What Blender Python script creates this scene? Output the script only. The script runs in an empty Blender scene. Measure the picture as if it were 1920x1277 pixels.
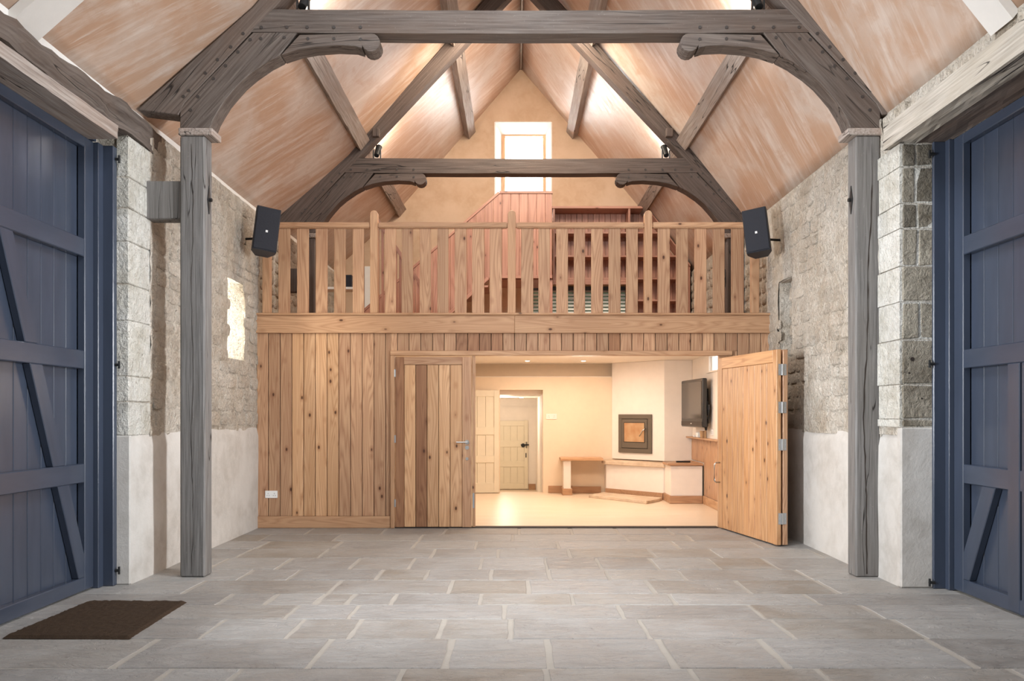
import bpy, bmesh, math, random
from mathutils import Vector, Matrix, noise
S = bpy.context.scene
COL = S.collection
random.seed(7)
R = math.radians
# ------------------------------------------------------------------ camera, world, light, exposure
FPX, VX, VY, CH = 1560.0, 965.0, 777.0, 1.365
cam = bpy.data.cameras.new('camera'); camo = bpy.data.objects.new('camera', cam); COL.objects.link(camo)
camo.location = (0, 0, CH); camo.rotation_euler = (R(90), 0, 0)
cam.sensor_width = 36; cam.lens = FPX/1920*36
cam.shift_x = -(VX-960)/1920; cam.shift_y = (VY-638.5)/1920
cam.clip_start = .05; cam.clip_end = 200
S.camera = camo
S.view_settings.view_transform = 'Standard'; S.view_settings.look = 'None'
S.view_settings.gamma = 1; S.view_settings.use_curve_mapping = False
S.view_settings.exposure = 0.0
w = bpy.data.worlds.new('world'); S.world = w; w.use_nodes = True
bg = w.node_tree.nodes['Background']; bg.inputs[0].default_value = (.80, .90, 1.0, 1); bg.inputs[1].default_value = 1.5
def light(name, kind, loc, power, col, size=.3, aim=None, sy=None, cone=None, blend=.6, spread=None):
    l = bpy.data.lights.new(name, kind); o = bpy.data.objects.new(name, l); COL.objects.link(o)
    o.location = loc; l.energy = power; l.color = col
    if kind == 'AREA':
        l.size = size
        if spread: l.spread = R(spread)
        if sy: l.shape = 'RECTANGLE'; l.size_y = sy
    elif kind != 'SUN': l.shadow_soft_size = size
    if cone: l.spot_size = R(cone); l.spot_blend = blend
    if aim: o.rotation_euler = (Vector(aim)-Vector(loc)).to_track_quat('-Z', 'Y').to_euler()
    return o
COOL = (.86, .93, 1.0); WARM = (1.0, .80, .58); NEUT = (1.0, .95, .90)
light('fill_back', 'AREA', (0, -3.4, 3.0), 45, COOL, 5.0, (0, 9, 2.2), 4.5)  # added fill behind the camera; the rear wall has no opening
light('overhead_fill', 'AREA', (.1, 4.2, 6.3), 290, COOL, 2.2, (.1, 4.6, 0), 4.5)  # added fill from overhead; the roof is closed, with no skylight built
light('assumed_side_light_right', 'AREA', (2.95, 4.35, 2.1), 95, (.95, .97, 1.0), .4, (-3.1, 7.6, 2.0), 2.4, spread=85)  # assumed from the post's shadow on the left wall; no window built
light('assumed_side_light_left', 'AREA', (-2.95, 4.35, 2.1), 125, (.93, .96, 1.0), .4, (3.1, 7.9, 2.0), 2.4, spread=85)  # assumed from the open door's shadow, out of frame; no opening modelled
# daylight at the slit windows and the upper loft
light('daylight_slit', 'AREA', (-3.72, 9.22, 2.43), 32, (1, .97, .88), .2, (-3.2, 9.6, 2.4), .8)
light('daylight_gable', 'AREA', (.15, 15.3, 5.9), 160, (1, .97, .94), .9, (.15, 11, 5.2), 1.3)
# the roof's uplights on the collars (lamp bodies are built with the trusses)
for x, y, ax, ay, az, p in ((-1.72, 7.4, -1.5, 9.6, 5.6, 110), (1.98, 7.4, 1.7, 9.6, 5.6, 110),
                            (-1.74, 11.35, -1.2, 13.2, 5.9, 75), (1.92, 11.35, 1.4, 13.2, 5.9, 75)):
    light('uplight_beam', 'SPOT', (x, y, 4.98), p*.8, NEUT, .06, (ax, ay, az), cone=150, blend=1)
# added unseen spots brightening the near roof
for x in (-1.9, 2.1): light('uplight_beam', 'SPOT', (x, 3.1, 4.9), 60, NEUT, .06, (x*1.0, 5.6, 5.9), cone=150, blend=1)
# warm: added fill above the loft without a fitting, assumed spot over the barn floor
light('loft_fill', 'AREA', (.1, 10.4, 6.2), 180, (1, .85, .68), 1.2, (.1, 12.6, 3.6))
light('assumed_wall_wash', 'SPOT', (-1.1, 7.5, 4.3), 55, (1, .83, .62), .08, (-2.45, 10, 2.1), cone=40, blend=1)  # assumed from the warm patch on the boards; lamp itself not built
# room lamps
for x, y in ((.21, 13.3), (1.13, 13.3), (.2, 11.3), (1.6, 11.5), (-1.4, 12)):
    light('room_lamp', 'AREA', (x, y, 2.2), 17, (1, .82, .68), .35, (x, y, 0))
light('room_fill', 'POINT', (1.0, 11.9, 1.75), 20, (1, .84, .70), .25)  # added fill hanging free in the room, no fitting there
light('hall_lamp', 'POINT', (-.25, 16.7, 1.45), 36, (1, .88, .74), .15)

# ------------------------------------------------------------------ node helpers
class NT:
    def __init__(s, name):
        s.m = bpy.data.materials.new(name); s.m.use_nodes = True; s.t = s.m.node_tree; s.n = s.t.nodes
        s.b = s.n['Principled BSDF']
    def new(s, k, **kw):
        n = s.n.new(k)
        for a, v in kw.items(): setattr(n, a, v)
        return n
    def put(s, sock, v):
        if isinstance(v, bpy.types.NodeSocket): s.t.links.new(v, sock)
        elif v is not None: sock.default_value = v
    def math(s, op, a, b=None, c=None, clamp=False):
        n = s.new('ShaderNodeMath', operation=op, use_clamp=clamp); s.put(n.inputs[0], a)
        if b is not None: s.put(n.inputs[1], b)
        if c is not None: s.put(n.inputs[2], c)
        return n.outputs[0]
    def vm(s, op, a, b):
        n = s.new('ShaderNodeVectorMath', operation=op); s.put(n.inputs[0], a); s.put(n.inputs[1], b); return n.outputs[0]
    def noise(s, v, scale, detail=3, rough=.55, dist=0):
        n = s.new('ShaderNodeTexNoise'); s.put(n.inputs['Vector'], v); n.inputs['Scale'].default_value = scale
        n.inputs['Detail'].default_value = detail; n.inputs['Roughness'].default_value = rough
        n.inputs['Distortion'].default_value = dist; return n.outputs[0]
    def voro(s, v, scale, feat='F1'):
        n = s.new('ShaderNodeTexVoronoi', feature=feat); s.put(n.inputs['Vector'], v); n.inputs['Scale'].default_value = scale
        return n.outputs['Distance']
    def ramp(s, f, stops):
        n = s.new('ShaderNodeValToRGB'); e = n.color_ramp.elements
        while len(e) < len(stops): e.new(.5)
        for q, (p, c) in zip(e, stops):
            q.position = p; q.color = (c, c, c, 1) if isinstance(c, (int, float)) else (*c, 1)
        s.put(n.inputs[0], f); return n.outputs[0]
    def mix(s, f, a, b, mode='MIX'):
        n = s.new('ShaderNodeMix', data_type='RGBA', blend_type=mode); s.put(n.inputs[0], f)
        for k, v in ((6, a), (7, b)): s.put(n.inputs[k], (*v, 1) if isinstance(v, tuple) and len(v) == 3 else v)
        return n.outputs[2]
    def gc(s, rnd=True):
        a = s.new('ShaderNodeAttribute', attribute_name='gc').outputs['Vector']
        if rnd: a = s.vm('ADD', a, s.vm('MULTIPLY', s.rand3(), (37., 11., 5.)))
        return a
    def rand(s): return s.new('ShaderNodeObjectInfo').outputs['Random']
    def rand3(s):
        n = s.new('ShaderNodeCombineXYZ'); r = s.rand()
        for i in range(3): s.put(n.inputs[i], r)
        return n.outputs[0]
    def pos(s): return s.new('ShaderNodeNewGeometry').outputs['Position']
    def hsv(s, c, v, sat=None, hue=None):
        n = s.new('ShaderNodeHueSaturation'); s.put(n.inputs['Color'], c); s.put(n.inputs['Value'], v)
        if sat is not None: s.put(n.inputs['Saturation'], sat)
        if hue is not None: s.put(n.inputs['Hue'], hue)
        return n.outputs[0]
    def mapr(s, v, a, b, c, d):
        n = s.new('ShaderNodeMapRange'); s.put(n.inputs[0], v)
        for i, q in enumerate((a, b, c, d)): n.inputs[i+1].default_value = q
        return n.outputs[0]
    def bump(s, h, strength, dist=.01):
        n = s.new('ShaderNodeBump'); n.inputs['Strength'].default_value = strength; n.inputs['Distance'].default_value = dist
        s.put(n.inputs['Height'], h); s.t.links.new(n.outputs[0], s.b.inputs['Normal'])
    def done(s, col, rough=.6, metal=0, spec=None):
        s.put(s.b.inputs['Base Color'], (*col, 1) if isinstance(col, tuple) else col)
        s.put(s.b.inputs['Roughness'], rough); s.b.inputs['Metallic'].default_value = metal
        if spec is not None: s.b.inputs['Specular IOR Level'].default_value = spec
        return s.m
def plain(name, col, rough=.5, metal=0, bump=0):
    n = NT(name)
    if bump:
        h = n.noise(n.pos(), 60, 3); n.bump(h, bump, .004)
    c = n.hsv((*col, 1), n.mapr(n.noise(n.pos(), 9, 3), .3, .7, .98, 1.02))
    return n.done(c, rough, metal)
def emit(name, col, st):
    n = NT(name); n.put(n.b.inputs['Base Color'], (*col, 1)); n.put(n.b.inputs['Emission Color'], (*col, 1))
    n.b.inputs['Emission Strength'].default_value = st; return n.m
def pine(name, light, mid, dark, vary=.16, knots=True, rough=.42, ringk=30):
    n = NT(name); g = n.gc()
    s1 = n.noise(n.vm('MULTIPLY', g, (.55, 7.5, 7.5)), 1.0, 1.5, .4, .25)
    ring = n.math('PINGPONG', n.math('MULTIPLY', s1, float(ringk)), 1.0)
    ring = n.math('POWER', ring, 1.6)
    fine = n.noise(n.vm('MULTIPLY', g, (3, 170, 170)), 1.0, 2)
    base = n.ramp(n.noise(n.vm('MULTIPLY', g, (.8, 5, 5)), 1.0, 2), ((.3, light), (.75, mid)))
    c = n.mix(n.math('MULTIPLY', ring, .58), base, dark)
    c = n.mix(n.mapr(fine, .35, .75, 0, .35), c, dark)
    if knots:
        k = n.voro(n.vm('MULTIPLY', g, (3.6, 6.5, 6.5)), 1.0)
        kk = n.mapr(k, .055, .10, .95, 0)
        halo = n.mapr(k, .09, .24, .6, 0)
        c = n.mix(halo, c, dark); c = n.mix(kk, c, (.07, .026, .012))
    c = n.hsv(c, n.mapr(n.rand(), 0, 1, 1-vary, 1+vary))
    n.bump(n.math('ADD', fine, ring), .12, .002)
    return n.done(c, rough, spec=.35)
def oak(name, dark, grey, warm, rough=.7, crack=True):
    n = NT(name); g = n.gc()
    st = n.noise(n.vm('MULTIPLY', g, (2.2, 60, 60)), 1.0, 4, .6)
    big = n.noise(n.vm('MULTIPLY', g, (1.2, 3.5, 3.5)), 1.0, 4, .6)
    sp = n.noise(g, 55, 2)
    c = n.mix(n.mapr(st, .3, .72, 0, 1), dark, grey)
    c = n.mix(n.mapr(big, .42, .68, 0, .55), c, warm)
    c = n.mix(n.mapr(sp, .66, .76, 0, .12), c, (.5, .46, .42))
    h = st
    if crack:
        cr = n.noise(n.vm('MULTIPLY', g, (.5, 8, 8)), 1.0, 2.5, .5)
        d = n.math('ABSOLUTE', n.math('SUBTRACT', cr, .5))
        ck = n.mapr(d, .002, .009, 1, 0)
        msk = n.mapr(n.noise(n.vm('MULTIPLY', g, (.9, 1.5, 1.5)), 1.0, 1), .44, .52, 0, .95)
        ck = n.math('MULTIPLY', ck, msk)
        c = n.mix(ck, c, (.018, .014, .012)); h = n.math('SUBTRACT', st, n.math('MULTIPLY', ck, 3.0))
    c = n.hsv(c, n.mapr(n.rand(), 0, 1, .88, 1.12))
    n.bump(h, .35, .004)
    return n.done(c, rough, spec=.3)
def rubble(name, a, b, c3, bump=.8, vary=.14, bscale=16):
    n = NT(name); p = n.pos()
    big = n.noise(p, 1.3, 4, .6); md = n.noise(p, 6.5, 5, .65, .4); fn = n.noise(p, 38, 4, .7)
    c = n.mix(n.mapr(md, .36, .64, 0, 1), a, b)
    c = n.mix(n.mapr(big, .45, .62, 0, .75), c, c3)
    pit = n.mapr(n.noise(p, bscale*1.5, 3, .7, 1.2), .58, .70, 0, min(.38, bump*.4))
    c = n.mix(n.mapr(fn, .56, .74, 0, .5*min(1, bump)), c, (.30, .25, .19))
    c = n.mix(pit, c, (.34, .28, .21))
    c = n.hsv(c, n.mapr(n.rand(), 0, 1, 1-vary, 1+vary))
    h = n.math('ADD', n.math('MULTIPLY', n.noise(p, bscale, 5, .65, .6), 2.2), fn)
    n.bump(n.math('SUBTRACT', h, n.math('MULTIPLY', pit, 1.2)), bump, .026)
    return n.done(c, .9, spec=.2)
def plaster(name, a, b, c3):
    n = NT(name); p = n.gc(False)           # gc = (along roof, up slope, 0)
    big = n.noise(p, .75, 4, .55, .6)
    rot = n.new('ShaderNodeVectorRotate', rotation_type='Z_AXIS'); n.put(rot.inputs['Vector'], p); rot.inputs['Angle'].default_value = R(22)
    q = rot.outputs[0]
    st = n.noise(n.vm('MULTIPLY', q, (9, 1.1, 1)), 1.0, 4, .65, .3)
    st2 = n.noise(n.vm('MULTIPLY', q, (42, 2.6, 1)), 1.0, 3, .6)
    md = n.noise(p, 4.2, 5, .7, .5)
    c = n.mix(n.mapr(big, .42, .56, 0, 1), a, b)
    c = n.mix(n.mapr(st, .46, .72, 0, .8), c, c3)
    c = n.mix(n.mapr(md, .50, .66, 0, .6), c, b)
    c = n.mix(n.mapr(st2, .60, .70, 0, .45), c, c3)
    n.bump(n.math('ADD', st, n.math('MULTIPLY', st2, .8)), .28, .006)
    return n.done(c, n.mapr(st2, .4, .7, .30, .55), spec=.45)

M = {}
M['pine'] = pine('pine_boards', (.56, .35, .205), (.46, .27, .16), (.26, .115, .06))
M['pine_dark'] = pine('pine_board_dark', (.36, .19, .10), (.30, .15, .08), (.17, .07, .035))
M['pine_pale'] = pine('pine_board_pale', (.68, .43, .25), (.57, .34, .18), (.36, .17, .075), vary=.1)
M['pine_rail'] = pine('pine_rail', (.56, .345, .20), (.49, .285, .16), (.33, .165, .085), vary=.08)
M['pine_door'] = pine('pine_open_door', (.66, .39, .20), (.58, .31, .145), (.36, .16, .065), vary=.07, ringk=18)
M['pine_red'] = pine('red_pine', (.47, .255, .185), (.40, .20, .14), (.25, .105, .07), vary=.12, ringk=14)
M['oak'] = oak('weathered_oak', (.070, .052, .043), (.175, .145, .125), (.135, .090, .066))
M['oak_grey'] = oak('silver_oak', (.105, .098, .092), (.235, .225, .215), (.17, .155, .14))
M['oak_dark'] = oak('dark_oak', (.052, .038, .032), (.125, .098, .085), (.105, .072, .058))
M['oak_pale'] = oak('limewashed_oak', (.27, .24, .20), (.50, .46, .40), (.38, .33, .26))
M['purlin'] = oak('purlin_wood', (.20, .155, .13), (.42, .37, .33), (.30, .21, .16))
M['peg'] = plain('dark_peg', (.04, .032, .028), .6)
M['stone_l'] = rubble('rubble_stone', (.66, .59, .50), (.53, .45, .36), (.73, .68, .60), bump=1.0, vary=.09, bscale=22)
M['mortar'] = rubble('lime_mortar', (.70, .64, .55), (.56, .48, .38), (.76, .71, .63), bump=1.0, vary=0, bscale=22)
M['render'] = rubble('lime_render', (.56, .53, .49), (.47, .44, .40), (.62, .60, .565), bump=.16, vary=0, bscale=5)
M['warm_stone'] = rubble('warm_stone_slab', (.70, .55, .40), (.56, .42, .29), (.74, .60, .45), bump=.3, vary=.02)
M['ashlar'] = rubble('grey_ashlar', (.27, .24, .19), (.15, .125, .09), (.40, .36, .29), bump=.8, vary=.25)
M['quoin'] = rubble('limewashed_quoin', (.66, .64, .58), (.52, .49, .42), (.73, .715, .67), bump=.8, vary=.06)
M['plaster'] = plaster('bare_plaster', (.57, .46, .385), (.49, .315, .215), (.69, .60, .53))
M['plaster_gable'] = rubble('gable_plaster', (.54, .39, .27), (.49, .345, .23), (.59, .44, .32), bump=.06, vary=0, bscale=4)
M['white_plaster'] = plain('white_plaster', (.80, .78, .74), .7, 0, .1)
M['cream'] = plain('cream_paint', (.84, .68, .50), .65)
M['cream_white'] = plain('pale_paint', (.86, .78, .69), .6)
M['cream_door'] = plain('cream_door_paint', (.78, .70, .54), .45)
M['iron'] = plain('black_iron', (.02, .02, .02), .5, .3)
M['steel'] = plain('brushed_steel', (.55, .54, .52), .3, 1)
M['hingegrey'] = plain('zinc_hinge', (.42, .44, .46), .4, .8)
M['white_plastic'] = plain('white_plastic', (.82, .82, .80), .35)
M['slot'] = plain('socket_hole', (.05, .05, .05), .5)
M['speaker'] = plain('speaker_black', (.012, .014, .022), .5)
M['grille'] = plain('speaker_grille', (.010, .012, .020), .75, 0, .6)
M['logo'] = plain('pale_logo', (.75, .75, .75), .4)
M['stove'] = plain('stove_grey', (.16, .135, .105), .45, .3)
M['stove_in'] = plain('stove_dark', (.05, .042, .035), .5, .3)
M['black'] = plain('black_plastic', (.018, .018, .018), .3)
M['blind'] = plain('blind_slat', (.92, .93, .86), .5)
M['leafy'] = plain('hedge_green', (.035, .06, .02), .9)
M['frame_grey'] = plain('window_frame_grey', (.05, .06, .08), .5)
M['dark_void'] = plain('dark_rebate', (.03, .02, .015), .8)
M['wicker'] = plain('brown_wicker', (.40, .24, .12), .8, 0, .8)
M['ground'] = rubble('outside_ground', (.20, .22, .12), (.15, .17, .09), (.24, .24, .16), bump=.3)
M['sky_pane'] = emit('bright_pane', (.85, .93, 1), 1.6)
M['lamp_on'] = emit('lamp_glow', (1, .93, .8), 9)
n = NT('blue_paint'); g = n.gc()
bc = n.hsv((.044, .056, .084, 1), n.mapr(n.noise(n.vm('MULTIPLY', g, (1, 5, 5)), 1.2, 4), .3, .7, .9, 1.12))
n.bump(n.noise(n.vm('MULTIPLY', g, (2.5, 40, 40)), 1.0, 3), .10, .003)
M['blue'] = n.done(bc, .25, spec=.6)
n = NT('coir'); p = n.pos()
f = n.noise(p, 260, 2, .7); bb = n.noise(p, 7, 3)
n.bump(f, 1.0, .012)
M['coir'] = n.done(n.mix(n.mapr(f, .3, .7, 0, 1), n.mix(bb, (.060, .038, .026), (.035, .020, .014)), (.11, .075, .05)), .95, spec=.1)
n = NT('flagstone'); p = n.pos(); rr = n.rand()
pp = n.vm('ADD', p, n.vm('MULTIPLY', n.rand3(), (9., 5., 0.)))
b1 = n.noise(pp, 1.6, 5, .6, .5); b2 = n.noise(n.vm('MULTIPLY', pp, (1.2, 3.2, 1)), 3.0, 6, .7, 1.2); b3 = n.noise(pp, 45, 4, .7)
c = n.ramp(rr, ((0, (.24, .22, .20)), (.3, (.335, .32, .305)), (.6, (.275, .24, .20)), (.8, (.37, .355, .335)), (1, (.28, .265, .25))))
c = n.mix(n.mapr(b1, .4, .62, 0, .45), c, (.43, .42, .405))
c = n.mix(n.mapr(b2, .5, .7, 0, .5), c, (.235, .205, .175))
sc = n.noise(n.vm('MULTIPLY', pp, (1.0, 2.0, 1)), 2.2, 7, .62, 1.0)
ck = n.mapr(n.math('ABSOLUTE', n.math('SUBTRACT', sc, .57)), .0, .006, 1, 0)
c = n.mix(n.math('MULTIPLY', ck, .55), c, (.10, .085, .07))
c = n.mix(n.mapr(n.noise(pp, 75, 3, .6), .68, .76, 0, .45), c, (.13, .11, .09))
n.bump(n.math('ADD', n.math('MULTIPLY', n.ramp(b2, ((.3, 0.), (.45, .4), (.5, .75), (.7, 1.))), 1.6), n.math('MULTIPLY', b3, .6)), .6, .012)
M['flag'] = n.done(c, n.mapr(b1, .3, .7, .42, .62), spec=.42)
n = NT('floor_mortar'); p = n.pos(); n.bump(n.noise(p, 50, 4), .5, .005)
M['joint'] = n.done(n.mix(n.noise(p, 6, 4), (.42, .385, .34), (.34, .31, .27)), .85)
n = NT('pale_floorboards'); g = n.gc()
M['lightwood'] = n.done(n.mix(n.mapr(n.noise(n.vm('MULTIPLY', g, (1.2, 30, 30)), 1.0, 3), .3, .7, 0, 1), (.84, .70, .54), (.76, .60, .42)), .35)
n = NT('stove_glass'); M['stove_glass'] = n.done(n.mix(n.mapr(n.noise(n.pos(), 3.5, 3), .35, .65, 0, 1), (.42, .20, .09), (.55, .36, .20)), .18, .0)
n = NT('glass'); n.b.inputs['Transmission Weight'].default_value = 1; n.b.inputs['IOR'].default_value = 1.02
M['glass'] = n.done((.97, .98, 1.0), .02)

# ------------------------------------------------------------------ object helpers
WL = {}
def reg(o, parent, loc):
    WL[o] = Vector(loc)
    if parent is not None:
        o.parent = parent; o.location = Vector(loc)-WL[parent]
    else: o.location = Vector(loc)
def meta(o, label=None, cat=None, group=None, kind=None):
    for k, v in (('label', label), ('category', cat), ('group', group), ('kind', kind)):
        if v: o[k] = v
    return o
def empty(name, loc, label=None, cat=None, group=None, kind=None):
    o = bpy.data.objects.new(name, None); COL.objects.link(o); o.empty_display_size = .1
    reg(o, None, loc); return meta(o, label, cat, group, kind)
def link(name, me, loc, parent=None, scale=None):
    o = bpy.data.objects.new(name, me); COL.objects.link(o); reg(o, parent, loc)
    if scale: o.scale = scale
    return o
SEED = [0]
def add(name, V, F, mat, parent=None, gc=None, bev=0, seg=1, smooth=False, seed=True):
    V = [Vector(v) for v in V]
    lo = Vector([min(v[i] for v in V) for i in range(3)]); hi = Vector([max(v[i] for v in V) for i in range(3)])
    c = (lo+hi)/2
    if parent is None: c.z = lo.z
    bm = bmesh.new()
    lay = bm.verts.layers.float_vector.new('gc')
    SEED[0] += 1; off = Vector((SEED[0]*3.17 % 91, SEED[0]*1.73 % 37, 0)) if seed else Vector((0, 0, 0))
    for i, v in enumerate(V):
        b = bm.verts.new(v-c); b[lay] = (Vector(gc[i]) if gc else v)+off
    bm.verts.ensure_lookup_table()
    for f in F:
        try: bm.faces.new([bm.verts[i] for i in f])
        except ValueError: pass
    bmesh.ops.recalc_face_normals(bm, faces=bm.faces)
    if bev:
        ed = [e for e in bm.edges if len(e.link_faces) == 2 and e.calc_face_angle(0) > .6]
        bmesh.ops.bevel(bm, geom=ed, offset=bev, segments=seg, affect='EDGES', clamp_overlap=True)
    me = bpy.data.meshes.new(name); bm.to_mesh(me); bm.free()
    if smooth:
        for p in me.polygons: p.use_smooth = True
    me.materials.append(M[mat] if isinstance(mat, str) else mat)
    return link(name, me, c, parent)
ID = lambda u, v, z: (u, v, z)
BF = [(0, 1, 3, 2), (4, 6, 7, 5), (0, 4, 5, 1), (2, 3, 7, 6), (0, 2, 6, 4), (1, 5, 7, 3)]
def gperm(p, g):
    u, v, z = p
    return {'u': (u, v, z), 'v': (v, u, z), 'z': (z, u, v)}[g]
def box(name, d, mat, parent=None, g='z', T=ID, bev=.0, seg=1, j=0):
    u0, u1, v0, v1, z0, z1 = d
    L = [(u, v, z) for u in (u0, u1) for v in (v0, v1) for z in (z0, z1)]
    if j: L = [tuple(q+random.uniform(-j, j) for q in p) for p in L]
    return add(name, [T(*p) for p in L], BF, mat, parent, [gperm(p, g) for p in L], bev, seg)
def multibox(name, ds, mat, parent=None, g='z', T=ID, bev=0):
    V, F, G = [], [], []
    for d in ds:
        u0, u1, v0, v1, z0, z1 = d; k = len(V)
        L = [(u, v, z) for u in (u0, u1) for v in (v0, v1) for z in (z0, z1)]
        V += [T(*p) for p in L]; G += [gperm(p, g) for p in L]; F += [tuple(i+k for i in f) for f in BF]
    return add(name, V, F, mat, parent, G, bev)
def prism(name, pts, v0, v1, mat, parent=None, gd=(1, 0), T=ID, bev=0, seg=1, smooth=False):
    """polygon in the local u-z plane, thick from v0 to v1"""
    n = len(pts); l = math.hypot(*gd); a = (gd[0]/l, gd[1]/l)
    V = [T(u, v, z) for v in (v0, v1) for u, z in pts]
    G = [(u*a[0]+z*a[1], -u*a[1]+z*a[0], v) for v in (v0, v1) for u, z in pts]
    F = [tuple(range(n)), tuple(range(2*n-1, n-1, -1))]+[(i, (i+1) % n, n+(i+1) % n, n+i) for i in range(n)]
    return add(name, V, F, mat, parent, G, bev, seg, smooth)
def slab(name, pts, z0, z1, mat, parent=None, gd=(1, 0), bev=0):
    n = len(pts); l = math.hypot(*gd); a = (gd[0]/l, gd[1]/l)
    V = [(x, y, z) for z in (z0, z1) for x, y in pts]
    G = [(x*a[0]+y*a[1], -x*a[1]+y*a[0], z) for z in (z0, z1) for x, y in pts]
    F = [tuple(range(n)), tuple(range(2*n-1, n-1, -1))]+[(i, (i+1) % n, n+(i+1) % n, n+i) for i in range(n)]
    return add(name, V, F, mat, parent, G, bev)
def cyl(name, A, B, r, mat, parent=None, n=12, r2=None, smooth=True):
    A, B = Vector(A), Vector(B); d = (B-A).normalized(); q = d.to_track_quat('Z', 'Y').to_matrix()
    r2 = r if r2 is None else r2; V = []
    for P, rr in ((A, r), (B, r2)):
        for i in range(n):
            t = 2*math.pi*i/n; V.append(P+q @ Vector((math.cos(t)*rr, math.sin(t)*rr, 0)))
    F = [tuple(range(n)), tuple(range(2*n-1, n-1, -1))]+[(i, (i+1) % n, n+(i+1) % n, n+i) for i in range(n)]
    return add(name, V, F, mat, parent, smooth=False)
def tube(name, pts, r, mat, parent=None, n=8):
    V, F = [], []; pts = [Vector(p) for p in pts]
    for i, p in enumerate(pts):
        d = (pts[min(i+1, len(pts)-1)]-pts[max(i-1, 0)]).normalized(); q = d.to_track_quat('Z', 'Y').to_matrix()
        for k in range(n):
            t = 2*math.pi*k/n; V.append(p+q @ Vector((math.cos(t)*r, math.sin(t)*r, 0)))
    for i in range(len(pts)-1):
        for k in range(n):
            F.append((i*n+k, i*n+(k+1) % n, (i+1)*n+(k+1) % n, (i+1)*n+k))
    F += [tuple(range(n)), tuple(range(len(V)-1, len(V)-n-1, -1))]
    return add(name, V, F, mat, parent, smooth=True)
def clip(poly, u, keep_gt):
    out = []
    for i in range(len(poly)):
        a, b = poly[i-1], poly[i]
        ia = (a[0] >= u) == keep_gt or a[0] == u; ib = (b[0] >= u) == keep_gt or b[0] == u
        if ia != ib:
            t = (u-a[0])/(b[0]-a[0]); out.append((u, a[1]+t*(b[1]-a[1])))
        if ib: out.append(b)
    return out
def strips(poly, u0, u1, w, gap=.004):
    u = u0; res = []
    while u < u1-1e-4:
        e = min(u+w, u1); q = clip(clip(poly, u+gap/2, True), e-gap/2, False)
        if len(q) > 2: res.append(q)
        u = e
    return res
def X(px, Y): return (px-VX)*Y/FPX
def Z(py, Y): return CH+(VY-py)*Y/FPX
AX = .11           # ridge position
RL = [(-3.22, 3.885), (-2.2, 4.79), (AX, 7.48)]
RR = [(AX, 7.48), (2.2, 5.04), (3.13, 3.87)]
def roof_z(x):
    P = RL+RR[1:]
    for a, b in zip(P, P[1:]):
        if a[0] <= x <= b[0]: return a[1]+(x-a[0])/(b[0]-a[0])*(b[1]-a[1])
    return 3.8
YB, YG = -4.0, 14.7      # rear end of what is built, gable

# ------------------------------------------------------------------ STRUCTURE: ground and flagged floor
gr = add('ground', [(-40, -40, -.5), (40, -40, -.5), (40, 60, -.5), (-40, 60, -.5)], [(0, 1, 2, 3)], 'ground'); meta(gr, kind='structure', label='grassy ground outside the barn')
wr = empty('wall_rear', (0, YB, 0), 'plastered rear wall of the barn behind the viewer', None, None, 'structure'); box('plaster', (-3.7, 3.7, YB-.3, YB, 0, 7.6), 'mortar', wr)
fl = empty('floor', (0, 5, 0), 'stone flagged barn floor of worn riven slabs with pale joints', None, None, 'structure')
box('mortar_bed', (-3.5, 3.5, YB, 10.0, -.25, -.0035), 'joint', fl, 'u')
rows = [(10.0, 9.46), (9.46, 8.96), (8.96, 8.45), (8.45, 7.91), (7.91, 7.32), (7.32, 6.85), (6.85, 6.33), (6.33, 5.96), (5.96, 5.55), (5.55, 5.06), (5.06, 4.47), (4.47, 3.95)]
jx = [[760, 1000, 1170, 1320, 1490], [680, 1350, 1555], [660, 860, 1125, 1510], [720, 932, 1165, 1435, 1640], [20, 235, 465, 650, 878, 1088, 1260, 1440, 1635, 1820],
      [110, 265, 545, 700, 907, 1100, 1290, 1530], [-60, 400, 775, 1030, 1430, 1730], [40, 190, 350, 450, 590, 875, 1175, 1500], [-150, 260, 460, 950, 1335, 1775],
      [-350, 0, 270, 465, 745, 975, 1410, 1860], [-250, 350, 770, 1100, 1480, 1830], [-200, 40, 600, 1095, 1590]]
y = 3.95
while y > YB+.1:
    h = random.uniform(.42, .6); rows.append((y, max(y-h, YB))); jx.append(None); y -= h
def flag(x0, x1, y0, y1):
    gph, gpx = random.uniform(.004, .009), random.uniform(.012, .022)
    if x1-x0 < .1: return
    pts = []
    C = [(x0+gpx, y0+gph), (x1-gpx, y0+gph), (x1-gpx, y1-gph), (x0+gpx, y1-gph)]
    for i in range(4):
        a, b = C[i], C[(i+1) % 4]
        for t in (0, .28, .55, .8):
            jit = .006
            pts.append((a[0]+(b[0]-a[0])*t+random.uniform(-jit, jit), a[1]+(b[1]-a[1])*t+random.uniform(-jit, jit)*.6))
    dz = random.uniform(-.001, .002)
    slab('flagstone', pts, -.05, dz, 'flag', fl, bev=.004)
for (ya, yb), js in zip(rows, jx):
    ym = (ya+yb)/2; xs = []
    if js: xs = [X(j/1.745+400, ym) for j in js if abs(X(j/1.745+400, ym)) < 3.3]
    full = [-3.42]+sorted(xs)+[3.42]; out = []
    for a, b in zip(full, full[1:]):
        out.append(a); k = a
        while b-k > 1.35:
            k += random.uniform(.6, 1.05)
            if b-k > .3: out.append(k)
    out.append(3.42)
    for a, b in zip(out, out[1:]):
        lo = -3.42 if 3.1 < ym < 6.6 else -3.18; hi = -lo
        a2, b2 = max(a, lo), min(b, hi)
        if b2-a2 > .1: flag(a2, b2, yb, ya)

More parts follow.
